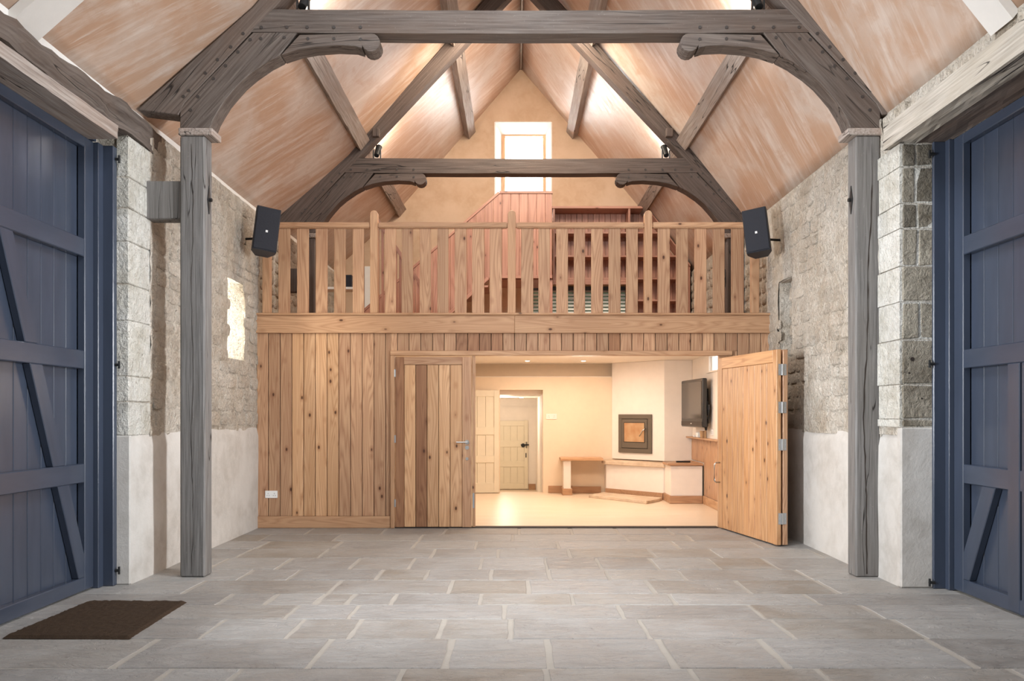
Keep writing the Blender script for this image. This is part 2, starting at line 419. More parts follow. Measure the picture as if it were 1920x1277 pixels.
# ------------------------------------------------------------------ STRUCTURE: side walls
def stone_mesh(k, mat):
    rnd = random.Random(100+k); n = 9; V = []; F = []
    base = []
    for i in range(n):
        t = 2*math.pi*(i+rnd.uniform(-.18, .18))/n
        c, s = math.cos(t), math.sin(t); e = .42
        base.append((.5*math.copysign(abs(c)**e, c)*rnd.uniform(.88, 1.04), .5*math.copysign(abs(s)**e, s)*rnd.uniform(.86, 1.04)))
    for sc, d in ((1.0, -.6), (.97, .25), (.8, rnd.uniform(.7, .95))):
        for a, b in base: V.append((d+rnd.uniform(-.12, .12)*(d > 0), a*sc, b*sc))
    V.append((1.0, rnd.uniform(-.1, .1), rnd.uniform(-.1, .1)))
    for r_ in range(2):
        for i in range(n): F.append((r_*n+i, r_*n+(i+1) % n, (r_+1)*n+(i+1) % n, (r_+1)*n+i))
    for i in range(n): F.append((2*n+i, 2*n+(i+1) % n, 3*n))
    me = bpy.data.meshes.new('stone'); me.from_pydata(V, [], F); me.update(); me.materials.append(M[mat])
    for p in me.polygons: p.use_smooth = True
    return me
SM = [stone_mesh(k, 'stone_l') for k in range(10)]
def wall_face(side, xf, y0, y1, z0, ztop, hole, parent, name, mat='mortar', amp=.016, step=.06):
    """uneven sheet of mortar, xf(y,z) gives the face; returned as one part"""
    ny = int((y1-y0)/step)+1; nz = int((ztop-z0)/step)+1; V = []; F = []
    for i in range(ny+1):
        for k in range(nz+1):
            yy = y0+(y1-y0)*i/ny; zz = z0+(ztop-z0)*k/nz
            d = amp*noise.noise(Vector((yy*5, zz*6, side*3)))+amp*.8*noise.noise(Vector((yy*13, zz*15, side)))+amp*1.5*noise.noise(Vector((yy*1.1, zz*1.3, side*5)))
            V.append((xf-side*(d+.012), yy, zz))
    for i in range(ny):
        for k in range(nz):
            yc = y0+(y1-y0)*(i+.5)/ny; zc = z0+(ztop-z0)*(k+.5)/nz
            if hole and hole[0] < yc < hole[1] and hole[2] < zc < hole[3]: continue
            a = i*(nz+1)+k; F.append((a, a+nz+1, a+nz+2, a+1))
    return add(name, V, F, mat, parent, smooth=True)
def build_side(side, xf, hole, xin, label, ypier, zdt):
    nm = 'wall_left' if side < 0 else 'wall_right'
    W = empty(nm, (xf, 9, 0), label, None, None, 'structure')
    xo = xf+side*.62; hy0, hy1, hz0, hz1 = hole; top = 3.80 if side < 0 else 3.83
    a, b = sorted((xf, xo))
    cores = [(a, b, ypier, hy0, 0, top), (a, b, hy1, YG+.3, 0, top), (a, b, hy0, hy1, 0, hz0), (a, b, hy0, hy1, hz1, top)]
    cores += [(a, b, YB, 3.0, 0, top)]
    multibox('core', cores, 'mortar', W)
    b0 = add  # splayed reveal cheeks of the slit
    s0, s1 = hy0+.12, hy0+.34    # outer slit
    for (p, q) in (((xf, hy1), (xo, s1)), ((xf, hy0), (xo, s0))):
        V = []
        nn = 8; mm = 14
        for i in range(nn+1):
            for k in range(mm+1):
                t = i/nn; x_ = p[0]+(q[0]-p[0])*t; y_ = p[1]+(q[1]-p[1])*t; z_ = hz0+(hz1-hz0)*k/mm
                y_ += .02*noise.noise(Vector((x_*9, z_*9, 2)))
                V.append((x_, y_, z_))
        F = [(i*(mm+1)+k, (i+1)*(mm+1)+k, (i+1)*(mm+1)+k+1, i*(mm+1)+k+1) for i in range(nn) for k in range(mm)]
        add('reveal', V, F, 'mortar', W, smooth=True)
    wall_face(side, xf, ypier+.38, 10.05, 1.18, top, hole, W, 'pointing')
    wall_face(side, xf, 10.05, YG, 2.5, top, None, W, 'loft_pointing')
    # lime render plinth
    V = []; F = []; ny = 60; nz = 12; yy0, yy1 = ypier-.0, 10.0
    for i in range(ny+1):
        for k in range(nz+1):
            yy = yy0+(yy1-yy0)*i/ny; zt = 1.205+.02*noise.noise(Vector((yy*3, 0, side*7)))
            zz = zt*k/nz; d = .012*noise.noise(Vector((yy*1.5, zz*1.5, side)))
            V.append((xf-side*(.028+d-(.02 if k == nz else 0)), yy, zz))
    F = [(i*(nz+1)+k, (i+1)*(nz+1)+k, (i+1)*(nz+1)+k+1, i*(nz+1)+k+1) for i in range(ny) for k in range(nz)]
    add('render_plinth', V, F, 'render', W, smooth=True)
    # individual rubble stones, main bay
    z = 1.24; cnt = 0; row = 0
    while z < top-.06:
        h = random.uniform(.10, .17); y = ypier+.40+random.uniform(0, .1)
        while y < 9.97:
            wd = random.uniform(.15, .36)
            yc, zc = y+wd/2, z+h/2
            inh = hy0-.06 < yc < hy1+.06 and hz0-.04 < zc < hz1+.04
            if not inh and cnt < 295 and zc+h/2 < top:
                o = link('stone', random.choice(SM), (xf-side*.010, yc, zc+random.uniform(-.01, .01)), W, (-side*random.uniform(.006, .020), wd-.004, h-.002))
                o.rotation_euler = (random.uniform(-.06, .06), 0, 0); cnt += 1
            y += wd+.004
        z += h+.003; row += 1
    # loft bay rubble joined as one part
    V = []; F = []; z = 2.55
    while z < top-.1:
        h = random.uniform(.12, .18); y = 10.1
        while y < 14.3:
            wd = random.uniform(.18, .36); me = random.choice(SM); k = len(V)
            for v in me.vertices: V.append((xf-side*(.008+v.co.x*.022), y+wd/2+v.co.y*(wd-.01), z+h/2+v.co.z*(h-.01)))
            F += [tuple(i+k for i in p.vertices) for p in me.polygons]; y += wd
        z += h
    meta(add('loft_stones', V, F, 'stone_l', W, smooth=True), kind='stuff')
    return W
WLf = build_side(-1, -3.11, (9.0, 9.6, 1.98, 2.87), 0, 'left rubble stone wall with lime render along its foot', 6.68, 3.5)
WRt = build_side(1, 3.07, (9.15, 9.62, 2.0, 2.88), 0, 'right rubble stone wall with lime render along its foot', 6.55, 3.5)
# quoins of the left pier
zl = [1.19, 1.465, 1.67, 2.12, 2.41, 2.755, 3.02, 3.27, 3.60]
for i, (a, b) in enumerate(zip(zl, zl[1:])):
    if i % 2: box('quoin', (-3.2, -3.095, 6.672, 7.07, a+.003, b-.003), 'quoin', WLf, bev=.007, j=.004)
    else:
        box('quoin', (-3.2, -3.092, 6.672, 6.87, a+.003, b-.003), 'quoin', WLf, bev=.007, j=.004)
        box('quoin', (-3.2, -3.098, 6.882, 7.08, a+.003, b-.003), 'quoin', WLf, bev=.007, j=.004)
zr = [3.50, 3.313, 3.024, 2.826, 2.53, 2.25, 1.953, 1.60, 1.327, 1.262]
spl = {0: 3.155, 1: 3.155, 2: 3.165, 3: 3.17, 5: 3.185}
for i, (b, a) in enumerate(zip(zr, zr[1:])):
    sx = spl.get(i); z0_, z1_ = a+.007, b-.007
    if sx:
        box('ashlar_block', (3.05, sx-.006, 6.54, 6.80, z0_, z1_), 'ashlar', WRt, bev=.009, j=.004)
        box('ashlar_block', (sx+.006, 3.30, 6.545, 6.80, z0_, z1_), 'ashlar', WRt, bev=.009, j=.006)
    else: box('ashlar_block', (3.05, 3.30, 6.54, 6.80, z0_, z1_), 'ashlar', WRt, bev=.009, j=.004)
    box('quoin', (3.028, 3.3, 6.548, 6.92 if i % 2 else 6.76, z0_-.004, z1_+.004), 'quoin', WRt, bev=.002, j=.001)
    if not i % 2: box('quoin', (3.03, 3.3, 6.765, 6.95, z0_-.003, z1_+.003), 'quoin', WRt, bev=.003, j=.002)
box('mortar_core', (3.045, 3.31, 6.556, 6.95, 1.2, 3.5), 'mortar', WRt)
for hx_, hz2, hr_ in ((3.125, 1.80, .016), (3.10, 1.69, .008), (3.20, 1.49, .007)): cyl('hole', (hx_, 6.5405, hz2), (hx_, 6.537, hz2), hr_, 'dark_void', WRt, 10)
box('render_return', (3.03, 3.30, 6.53, 6.60, 0, 1.262), 'render', WRt, bev=.012)
box('render_return', (-3.22, -3.078, 6.66, 6.70, 0, 1.195), 'render', WLf, bev=.01)
# niche back on the right (blocked slit), sky side of the left slit is open
box('niche_blocking', (3.30, 3.36, 9.15, 9.60, 2.0, 2.9), 'stone_l', WRt, bev=.02)
for i in range(4): box('stone', (3.16, 3.32, 9.2, 9.58, 2.02+i*.21, 2.2+i*.21), 'stone_l', WRt, bev=.03, j=.012)
# wall heads: on the left, glow painted as a white fillet at the roof junction
hl = empty('trim_1', (0, 9, 3.7), 'strips where walls meet the roof, the left white with painted glow', None, None, 'structure')
box('head_strip', (-3.24, -3.19, YB, YG, 3.70, 3.92), 'white_plaster', hl, 'v')
box('head_strip', (3.12, 3.2, YB, YG, 3.78, 3.90), 'mortar', hl, 'v')

# ------------------------------------------------------------------ STRUCTURE: roof ceiling
def roof_side(P, nm, lab):
    V = []; F = []; G = []; prof = []
    s = 0
    for (a, b) in zip(P, P[1:]):
        k = 10
        for i in range(k): prof.append((a[0]+(b[0]-a[0])*i/k, a[1]+(b[1]-a[1])*i/k))
    prof.append(P[-1]); ny = 90; L = [0]
    for a, b in zip(prof, prof[1:]): L.append(L[-1]+math.dist(a, b))
    if P is RR: L = [L[-1]-q for q in L]
    for j in range(ny+1):
        yy = YB+(YG+.2-YB)*j/ny
        for (x_, z_), l in zip(prof, L):
            d = .018*noise.noise(Vector((x_*.9, yy*.8, z_*.9)))
            V.append((x_, yy, z_+d)); G.append((yy+(20 if P is RR else 0), l, 0) if P is RL else (-yy+40, l, 0))
    m = len(prof)
    for j in range(ny):
        for i in range(m-1): F.append((j*m+i, j*m+i+1, (j+1)*m+i+1, (j+1)*m+i))
    o = add(nm, V, F, 'plaster', None, G, smooth=True, seed=False)
    sm = o.modifiers.new('thick', 'SOLIDIFY'); sm.thickness = .12; sm.offset = 1 if o.data.polygons[0].normal.z > 0 else -1
    return meta(o, lab, None, None, 'structure')
roof_side(RL, 'ceiling_left', 'left slope of the roof lined in bare pinkish plaster')
roof_side(RR, 'ceiling_right', 'right slope of the roof lined in bare pinkish plaster')
# gable wall above loft level with upper window and two low windows
wx0, wx1, wz0, wz1 = X(929, YG), X(1033, YG), 4.85, Z(229, YG)
lw = [(X(990, YG), X(1080, YG)), (X(1090, YG), X(1182, YG))]; lz0, lz1 = 2.62, Z(536, YG)
gw = empty('wall_gable', (0, YG, 2.3), 'plastered end gable wall above the loft', None, None, 'structure')
def gable_seg(x0, x1, zb, ztop=None):
    if ztop is not None: pts = [(x0, zb), (x1, zb), (x1, ztop), (x0, ztop)]
    else:
        xs = [x0]+[p for p in (-2.2, AX, 2.2) if x0 < p < x1]+[x1]
        pts = [(x0, zb), (x1, zb)]+[(q, roof_z(q)+.1) for q in reversed(xs)]
    prism('gable_plaster', pts, YG, YG+.35, 'plaster_gable', gw, (1, .3))
gable_seg(-3.3, wx0, 2.25); gable_seg(wx0, wx1, wz1); gable_seg(wx0, wx1, 2.25, lz0)
gable_seg(wx0, wx1, lz1, wz0); gable_seg(wx0, lw[0][0], lz0, lz1)
gable_seg(wx1, lw[0][1], lz0, lz1) if lw[0][1] < wx1 else None
gable_seg(wx1, 3.3, lz1); gable_seg(wx1, 3.3, 2.25, lz0); gable_seg(lw[0][1], lw[1][0], lz0, lz1); gable_seg(lw[1][1], 3.3, lz0, lz1)
# white splayed reveal
w1 = empty('window_1', (.15, YG+.2, wz0), 'tall pine framed gable window glowing with daylight', None, None, 'structure')
t = .012
for nm_, V in (('reveal_left', [(wx0-.01, YG-.01, wz0), (wx0+.12, YG+.34, wz0), (wx0+.12, YG+.34, wz1), (wx0-.01, YG-.01, wz1)]),
              ('reveal_right', [(wx1+.01, YG-.01, wz0), (wx1-.10, YG+.34, wz0), (wx1-.10, YG+.34, wz1), (wx1+.01, YG-.01, wz1)]),
              ('reveal_head', [(wx0, YG-.01, wz1+.0), (wx1, YG-.01, wz1), (wx1-.1, YG+.34, wz1-.16), (wx0+.12, YG+.34, wz1-.16)])):
    o = add('reveal', V, [(0, 1, 2, 3)], 'white_plaster', w1); sm = o.modifiers.new('t', 'SOLIDIFY'); sm.thickness = .02; sm.offset = 0
fx0, fx1, fz1 = X(940, YG+.3), X(1025, YG+.3), Z(248, YG+.3)
for d in ((fx0, fx0+.07, YG+.26, YG+.33, wz0, fz1), (fx1-.07, fx1, YG+.26, YG+.33, wz0, fz1)): box('window_stile', d, 'pine_pale', w1, bev=.008)
box('window_head', (fx0+.07, fx1-.07, YG+.26, YG+.33, fz1-.08, fz1), 'pine_pale', w1, 'u', bev=.008)
box('window_sill', (fx0+.07, fx1-.07, YG+.24, YG+.33, wz0, wz0+.08), 'pine_pale', w1, 'u', bev=.008)
box('pane', (fx0+.07, fx1-.07, YG+.29, YG+.30, wz0+.08, fz1-.08), 'glass', w1)
for i, (a, b) in enumerate(lw):
    wn = empty('window_%d' % (i+2), ((a+b)/2, YG, lz0), ('left' if i == 0 else 'right')+' low loft window under the shelves', None, None, 'structure')
    f = .05
    for d in ((a, a+f, YG+.1, YG+.16, lz0, lz1), (b-f, b, YG+.1, YG+.16, lz0, lz1)): box('window_stile', d, 'frame_grey', wn)
    for d in ((a+f, b-f, YG+.1, YG+.16, lz0, lz0+f), (a+f, b-f, YG+.1, YG+.16, lz1-f, lz1)): box('window_rail', d, 'frame_grey', wn, 'u')
    box('pane', (a+f, b-f, YG+.125, YG+.13, lz0+f, lz1-f), 'glass', wn)
    bl = empty('venetian_blind', ((a+b)/2, YG+.04, lz0), 'slatted venetian blind in the '+('left' if i == 0 else 'right')+' one of the two low loft windows', 'blind', 'blinds in the low loft windows')
    box('head_rail', (a+.03, b-.03, YG+.02, YG+.06, lz1-.07, lz1-.02), 'frame_grey', bl, 'u')
    nsl = 15
    for k in range(nsl):
        zz = lz0+.05+k*(lz1-lz0-.14)/(nsl-1)
        tb = lambda u, v, z, zz=zz: (u, YG+.04+v, zz+z+v*.9)
        box('slat', (a+.035, b-.035, -.027, .027, -.0015, .0015), 'blind', bl, 'u', T=tb)
hg = []
HV = []; HF = []
for i in range(31):
    for k in range(13):
        x_ = -6+12*i/30; z_ = -.5+6.6*k/12
        HV.append((x_, 19.9-.5*abs(noise.noise(Vector((x_*1.7, z_*1.7, 0))))-.4*math.sin(math.pi*k/12), z_))
for i in range(30):
    for k in range(12): a = i*13+k; HF.append((a, a+13, a+14, a+1))
o = add('hedge', HV, HF, 'leafy', None, smooth=True); sm = o.modifiers.new('t', 'SOLIDIFY'); sm.thickness = .6
meta(o, 'green hedge outside, glimpsed between the blind slats', 'hedge')
# white boxed rafter bands in the near bay (plastered)
for P, lab, s in ((RL, 'white plastered rafter band above the left barn door', 1), (RR, 'white plastered rafter band above the right barn door', -1)):
    pr = P if s == 1 else list(reversed(P))
    pr = [(x_-s*.0, z_) for x_, z_ in pr[:-1]]+[(AX-s*.06, pr[-1][1]-.07)]; o = [(x_, z_) for x_, z_ in pr]; i_ = [(x_+s*.04, z_-.05) for x_, z_ in pr]
    q = prism('rafter_band', o+list(reversed(i_)), 5.24 if s == 1 else 5.16, 5.53 if s == 1 else 5.40, 'white_plaster')
    meta(q, lab, 'rafter')

# ------------------------------------------------------------------ lintels and wall plates over the barn doors
def rough_beam(name, y0, y1, x0, x1, z0, z1, mat, parent, amp=.012, taper=0):
    V = []; F = []; G = []; ny = 46; sec = []
    for k in range(6): sec.append((k/6, 0))
    for k in range(4): sec.append((1, k/4))
    for k in range(6): sec.append((1-k/6, 1))
    for k in range(4): sec.append((0, 1-k/4))
    m = len(sec)
    for j in range(ny+1):
        yy = y0+(y1-y0)*j/ny
        for a, b in sec:
            x_ = x0+(x1-x0)*a; z_ = z0+(z1-z0)*b+taper*(yy-y1)*(b)
            d = noise.noise(Vector((yy*2.2, a*2+x0, b*2)))*amp*1.4+noise.noise(Vector((yy*8, a*5+x0, b*5)))*amp*.7
            V.append((x_+d, yy, z_+d)); G.append((yy, x_, z_))
    for j in range(ny):
        for i in range(m): F.append((j*m+i, j*m+(i+1) % m, (j+1)*m+(i+1) % m, (j+1)*m+i))
    F += [tuple(range(m)), tuple(range(len(V)-1, len(V)-m-1, -1))]
    return add(name, V, F, mat, parent, G)
meta(rough_beam('wall_plate', 2.6, 7.28, -3.42, -3.085, 3.60, 3.80, 'oak', None, .02), 'gnarled old grey wall plate timber above the left blue door', 'beam')
meta(rough_beam('door_lintel', 2.6, 6.45, -3.36, -3.075, 3.50, 3.60, 'purlin', None, .003), 'flat sawn lintel timber directly over the left blue door', 'beam')
meta(rough_beam('wall_plate', 2.6, 6.74, 2.985, 3.16, 3.50, 3.69, 'oak_pale', None, .009), 'pale limewashed beam above the right blue door', 'beam')
meta(rough_beam('door_lintel', 2.6, 6.72, 3.165, 3.40, 3.50, 3.60, 'oak', None, .008), 'dark lintel timber set behind the pale beam over the right blue door', 'beam')
box('wall_head', (-3.7, -3.35, 2.6, 6.9, 3.5, 3.75), 'mortar', WLf, 'v'); box('wall_head', (3.4, 3.7, 2.6, 6.9, 3.5, 3.83), 'mortar', WRt, 'v')
box('wall_head_infill', (3.17, 3.42, 2.6, 6.9, 3.6, 3.83), 'mortar', WRt, 'v')

# ------------------------------------------------------------------ blue barn doors
def barn_door(s, nm, xs, label):
    D = empty(nm, (s*xs, 5.0, 0), label, 'door', None, 'structure')
    T = lambda u, v, z: (s*(xs-v), u, z)      # u = depth Y, v = out of the leaf toward the room
    yF = 6.52 if s < 0 else 6.44; yN = 4.86; top = 3.50
    Y0 = yF-.13
    bw = .163 if s < 0 else .178; u = Y0
    while u > yN+.02:                          # vertical boards
        e = max(u-bw, yN); box('board', (e+.003, u-.003, -.085, -.06, .02, top-.02), 'blue', D, T=T, bev=.004); u = e
    box('board_backing', (yN, yF, -.10, -.0855, .02, top-.02), 'blue', D, T=T)
    box('stile', (Y0, yF, -.06, 0, .012, top), 'blue', D, T=T, bev=.006)
    box('stile', (yN, yN+.13, -.06, 0, .012, top), 'blue', D, T=T, bev=.006)
    for z0, z1 in ((.012, .115), (.842, .987), (1.714, 1.855), (2.575, 2.715), (3.42, top)):
        box('rail', (yN+.13, Y0, -.0595, -.001, z0, z1), 'blue', D, 'u', T=T, bev=.006)
    if s < 0:
        # one long brace cut between the rails
        f = lambda z: 5.335+(2.56-z)/2.513
        for z0, z1 in ((.115, .842), (.987, 1.714), (1.855, 2.575)):
            a0, a1 = f(z0), f(z1)
            p = [(a0, z0), (min(a0+.15, Y0), z0), (min(a1+.15, Y0), z1), (a1, z1)]
            if a0+.15 > Y0: p = [(a0, z0), (Y0, z0), (Y0, z0+2.513*(a0+.15-Y0)), (a1+.15, z1), (a1, z1)]
            prism('brace', p, -.0585, -.003, 'blue', D, (-1, 2.5), T=T, bev=.005)
    else:
        prism('brace', [(6.233, .115), (6.31, .115), (6.31, .32), (6.06, .842), (5.893, .842)], -.0585, -.003, 'blue', D, (-1, 2.1), T=T, bev=.005)
        box('wicket_stile', (5.60, 5.735, -.0598, .004, .02, 1.714), 'blue', D, T=T, bev=.005)
        box('wicket_stile', (5.43, 5.575, -.0598, .004, .02, 1.714), 'blue', D, T=T, bev=.005)
    # second leaf nearer the camera
    for e in range(9):
        a = yN-.01-.17*(e+1); box('board', (a+.003, a+.167, -.085, -.06, .02, top-.02), 'blue', D, T=T, bev=.004)
    box('stile', (yN-.14, yN-.008, -.06, 0, .012, top), 'blue', D, T=T, bev=.006)
    for z0, z1 in ((.012, .115), (.842, .987), (1.714, 1.855), (2.575, 2.715), (3.42, top)):
        box('rail', (yN-1.5, yN-.14, -.0595, -.001, z0, z1), 'blue', D, 'u', T=T, bev=.006)
    # frame
    F_ = empty('door_frame', (s*xs, yF+.1, 0), ('left' if s < 0 else 'right')+' painted blue jamb and head of the barn door', None, None, 'structure')
    F_.name = 'trim_%d' % (2 if s < 0 else 3)
    if s < 0: jb = (yF+.085, yF+.145, -.08, .115, 0, 3.50)
    else: jb = (yF+.065, yF+.095, -.02, .125, 0, 3.50)
    box('jamb', jb, 'blue', F_, T=T, bev=.006)
    box('jamb_stop', (yF+.006, jb[0], -.08, .035, 0, 3.50), 'blue', F_, T=T, bev=.004)
    box('door_head', (2.9, yF, -.09, .02, 3.503, 3.545), 'blue', F_, 'u', T=T)
    for z in (.05 if s > 0 else .12, 1.76, 3.40):
        cyl('hinge_pin', T(jb[1]-.03, jb[3]-.01, z), T(jb[1]-.03, jb[3]+.035, z), .012, 'iron', F_, 8)
        cyl('hinge_pin', T(jb[1]-.03, jb[3]+.03, z-.03), T(jb[1]-.03, jb[3]+.03, z+.03), .009, 'iron', F_, 8)
    return D
barn_door(-1, 'door_1', 3.30, 'tall blue braced barn door in the left wall')
barn_door(1, 'door_2', 3.40, 'tall blue barn door with wicket in the right wall')

# ------------------------------------------------------------------ roof trusses
def truss(Y, axis, label, zpost, wood, side_label):
    T0 = empty('roof_truss', (axis, Y, zpost), label, 'roof truss', 'arched oak roof trusses')
    th = .19
    mx = lambda px: (px-VX)*6.96/FPX-.13; mz = lambda py: Z(py, 6.96)
    for s in (-1, 1):
        T = lambda u, v, z, s=s: (axis-s*u, Y+v, z)
        x0, x1 = mx(337), mx(384)
        po = box('post', (x0, x1, 0, .17, zpost, 3.70), wood if Y > 9 else 'oak_grey', T0, T=T, bev=.014, seg=1)
        pd = box('pad', (mx(335), mx(399), -.012, .205, 3.70, 3.76), 'purlin', T0, 'v', T=T, bev=.006)
        # diamond bolt plate on the inner side of the post
        T2 = lambda u, v, z, s=s: (axis-s*(x1+v), Y+.085+u, z)
        prism('bolt_plate', [(-.035, 3.18), (0, 3.06), (.035, 3.18), (0, 3.30)], 0.001, .008, 'iron', po, T=T2)
        cyl('bolt', T2(0, .007, 3.18), T2(0, .03, 3.18), .016, 'iron', po, 8)
        if Y < 9:
            rc_ = random.Random(5+s); L1, L2 = [], []; N_ = 44
            for i in range(N_+1):
                z_ = .03+3.6*i/N_; c_ = (x0+x1)/2+(.0 if s < 0 else .03*math.sin(z_*1.3))+.008*math.sin(z_*5+s)+rc_.uniform(-.004, .004)
                w2 = (.0022 if s < 0 else .0055)*rc_.uniform(.4, 1.3)*(.2 if z_ > 3.3 and s > 0 else 1); L1.append((c_-w2, z_)); L2.append((c_+w2, z_))
            V_ = [T(u, -.0012, z) for u, z in L1]+[T(u, -.0012, z) for u, z in L2]
            add('crack', V_, [(i, i+1, N_+2+i, N_+1+i) for i in range(N_)], 'dark_void', po)
        knee = [(mx(337), 3.76), (mx(337), mz(203))]+[(mx(p), mz(q)) for p, q in ((345, 194), (474, 60), (557, 60), (523, 104), (500, 116), (471, 136), (450, 154), (434, 172), (420, 189), (408, 208), (399, 224), (393, 240))]
        kn = prism('knee_brace', knee, .004, th-.004, wood, T0, (1, 1.1), T=T, bev=.005)
        br = [(mx(p), mz(q)) for p, q in ((561, 64.5), (526, 103), (556, 93), (588, 87), (629, 84), (664, 85.5), (678, 90))]
        cx, cz, rr = mx(694.5), mz(78.5), 17.5*6.96/FPX
        for a in range(200, 451, 25): br.append((cx+rr*math.cos(R(a)), cz+rr*math.sin(R(a))))
        bk = prism('scroll_bracket', br, .006, th-.006, wood, T0, (1, .1), T=T, bev=.004)
        blade = [(-3.16-.13, 3.915), (mx(334), 3.87), (mx(345), mz(194)), (mx(513), mz(15)), (-.0, 7.06), (-.0, 7.40), (-2.2-.13, 4.765)]
        bd = prism('principal_rafter', blade, 0, th, wood, T0, (1, 1.1), T=T, bev=.006)
        pegs = [(bd, -.0, [(456, 63), (433, 88), (408, 112), (385, 137), (354, 170), (344, 181)]), (kn, .004, [(469, 74), (489, 72), (446, 97), (423, 123), (400, 147), (371, 181), (357, 206), (533, 70)]),
                (bk, .006, [(577, 72), (626, 72), (676, 73)])]
        for par, v0, L in pegs:
            for p, q in L: cyl('peg', T(mx(p), v0-.004, mz(q)), T(mx(p), v0+.01, mz(q)), .0135, 'peg', par, 8)
    a, b = axis-abs(mx(470)), axis+abs(mx(470)); a2, b2 = axis-abs(mx(512)), axis+abs(mx(512))
    V = []; G = []; F = []; n_ = 40
    for i in range(n_+1):
        t_ = i/n_; sag = .012*math.sin(math.pi*t_)
        for (l, r_, zz) in ((a, b, mz(60)), (a2, b2, mz(17))):
            x_ = l+(r_-l)*t_; z_ = zz-sag+.003*noise.noise(Vector((x_*3, zz, Y)))
            for yy in (.002, th-.002): V.append((x_, Y+yy, z_)); G.append((x_, z_, yy))
    for i in range(n_):
        k = i*4
        for p, q in ((0, 1), (1, 3), (3, 2), (2, 0)): F.append((k+p, k+q, k+4+q, k+4+p))
    F += [(0, 1, 3, 2), (n_*4, n_*4+2, n_*4+3, n_*4+1)]
    co = add('collar_beam', V, F, wood, T0, G)
    for s in (-1, 1):
        for p in (490, 538, 576, 626, 676): cyl('peg', (axis+s*-mx(p), Y-.004, mz(51)), (axis-s*mx(p), Y+.01, mz(51)), .0135, 'peg', co, 8)
    return T0
truss(6.96, .13, 'near arched oak roof truss with scroll brackets on tall posts', 0, 'oak', 'near')
truss(11.0, .085, 'far arched oak roof truss standing behind the loft balustrade', 2.52, 'oak_dark', 'far')
# stub ties from the left wall to the left posts
meta(box('tie_stub', (-3.16, -2.803, 7.0, 7.16, 3.01, 3.33), 'oak_grey', None, 'z', bev=.008), 'square grey oak stub jutting from left wall to the near post', 'beam')
meta(box('tie_stub', (-3.16, -2.85, 11.03, 11.17, 2.99, 3.30), 'oak_dark', None, 'z', bev=.008), 'dark oak stub in the left wall beside the far truss post', 'beam')
# purlins: diamond-set along the slope
def purlin(s, xv, zv, w_, y0, y1, label, grp, dd=.095):
    """xv,zv: lower inner corner"""
    sl = math.atan(1.165); du = Vector((-s*math.cos(sl), math.sin(sl))); dn = Vector((s*math.sin(sl), math.cos(sl)))
    P = Vector((xv, zv)); q = [P, P+du*w_, P+du*w_+dn*dd, P+dn*dd]
    V = []; G = []; F = []; ny = 18
    for j in range(ny+1):
        yy = y0+(y1-y0)*j/ny
        for i, p in enumerate(q):
            d = .006*noise.noise(Vector((yy*2.5, i*3, s))); V.append((p.x+d, yy, p.y+d)); G.append((yy, p.x, p.y))
    for j in range(ny):
        for i in range(4): F.append((j*4+i, j*4+(i+1) % 4, j*4+4+(i+1) % 4, j*4+4+i))
    F += [(0, 1, 2, 3), (ny*4+3, ny*4+2, ny*4+1, ny*4)]
    meta(add('purlin', V, F, 'purlin', None, G, bev=0), label, 'purlin', grp)
for s, sd in ((-1, 'left'), (1, 'right')):
    xl = -2.03 if s < 0 else 2.03+2*AX; xu = -.80 if s < 0 else .80+2*AX
    sg = -s
    for (y0, y1, wh) in ((7.16, 10.99, 'between the near and far trusses'), (11.2, 14.69, 'between the far truss and the gable')):
        purlin(s, xl, 4.85, .18, y0, y1, 'lower %s purlin %s' % (sd, wh), 'roof purlins')
        purlin(s, xu, 6.225, .17, y0, y1, 'upper %s purlin %s' % (sd, wh), 'roof purlins', .13)
    meta(box('purlin_cleat', tuple(sorted((s*1.93+AX-.05, s*1.93+AX+.04)))+(10.93, 11.0, 5.02, 5.13), 'oak_dark', None, bev=.006), 'small wooden cleat beside the %s purlin on the far truss' % sd, 'cleat')
# ridge board
meta(box('ridge_board', (AX-.012, AX+.012, 7.2, YG, 7.45, 7.475), 'purlin', None, 'v'), 'thin pale ridge strip at the roof apex', 'ridge')
# uplights on the collars
def uplight(x, y, s, lab):
    U = empty('spotlight', (x, y+.1, 4.735), lab, 'spotlight', 'black uplights on the truss collars')
    z = 4.752
    box('base', (x-.05, x+.05, y+.04, y+.16, z, z+.02), 'iron', U, bev=.004)
    for k in (-1, 1): box('yoke', (x+k*.048-.006, x+k*.048+.006, y+.08, y+.12, z+.02, z+.14), 'iron', U)
    A = Vector((x, y+.06, z+.06)); d = Vector((-s*.1, .55, .8)).normalized()
    cyl('lamp_body', A, A+d*.16, .034, 'black', U, 14, .042); cyl('lens_ring', A+d*.16, A+d*.175, .044, 'iron', U, 14)
for x, y, s, l in ((-1.80, 6.98, -1, 'black uplight on left end of the near collar beam'), (2.07, 6.98, 1, 'black uplight on right end of the near collar beam'),
                   (-1.84, 11.02, -1, 'black uplight on left end of the far collar beam'), (2.02, 11.02, 1, 'black uplight on right end of the far collar beam')):
    uplight(x, y, s, l)

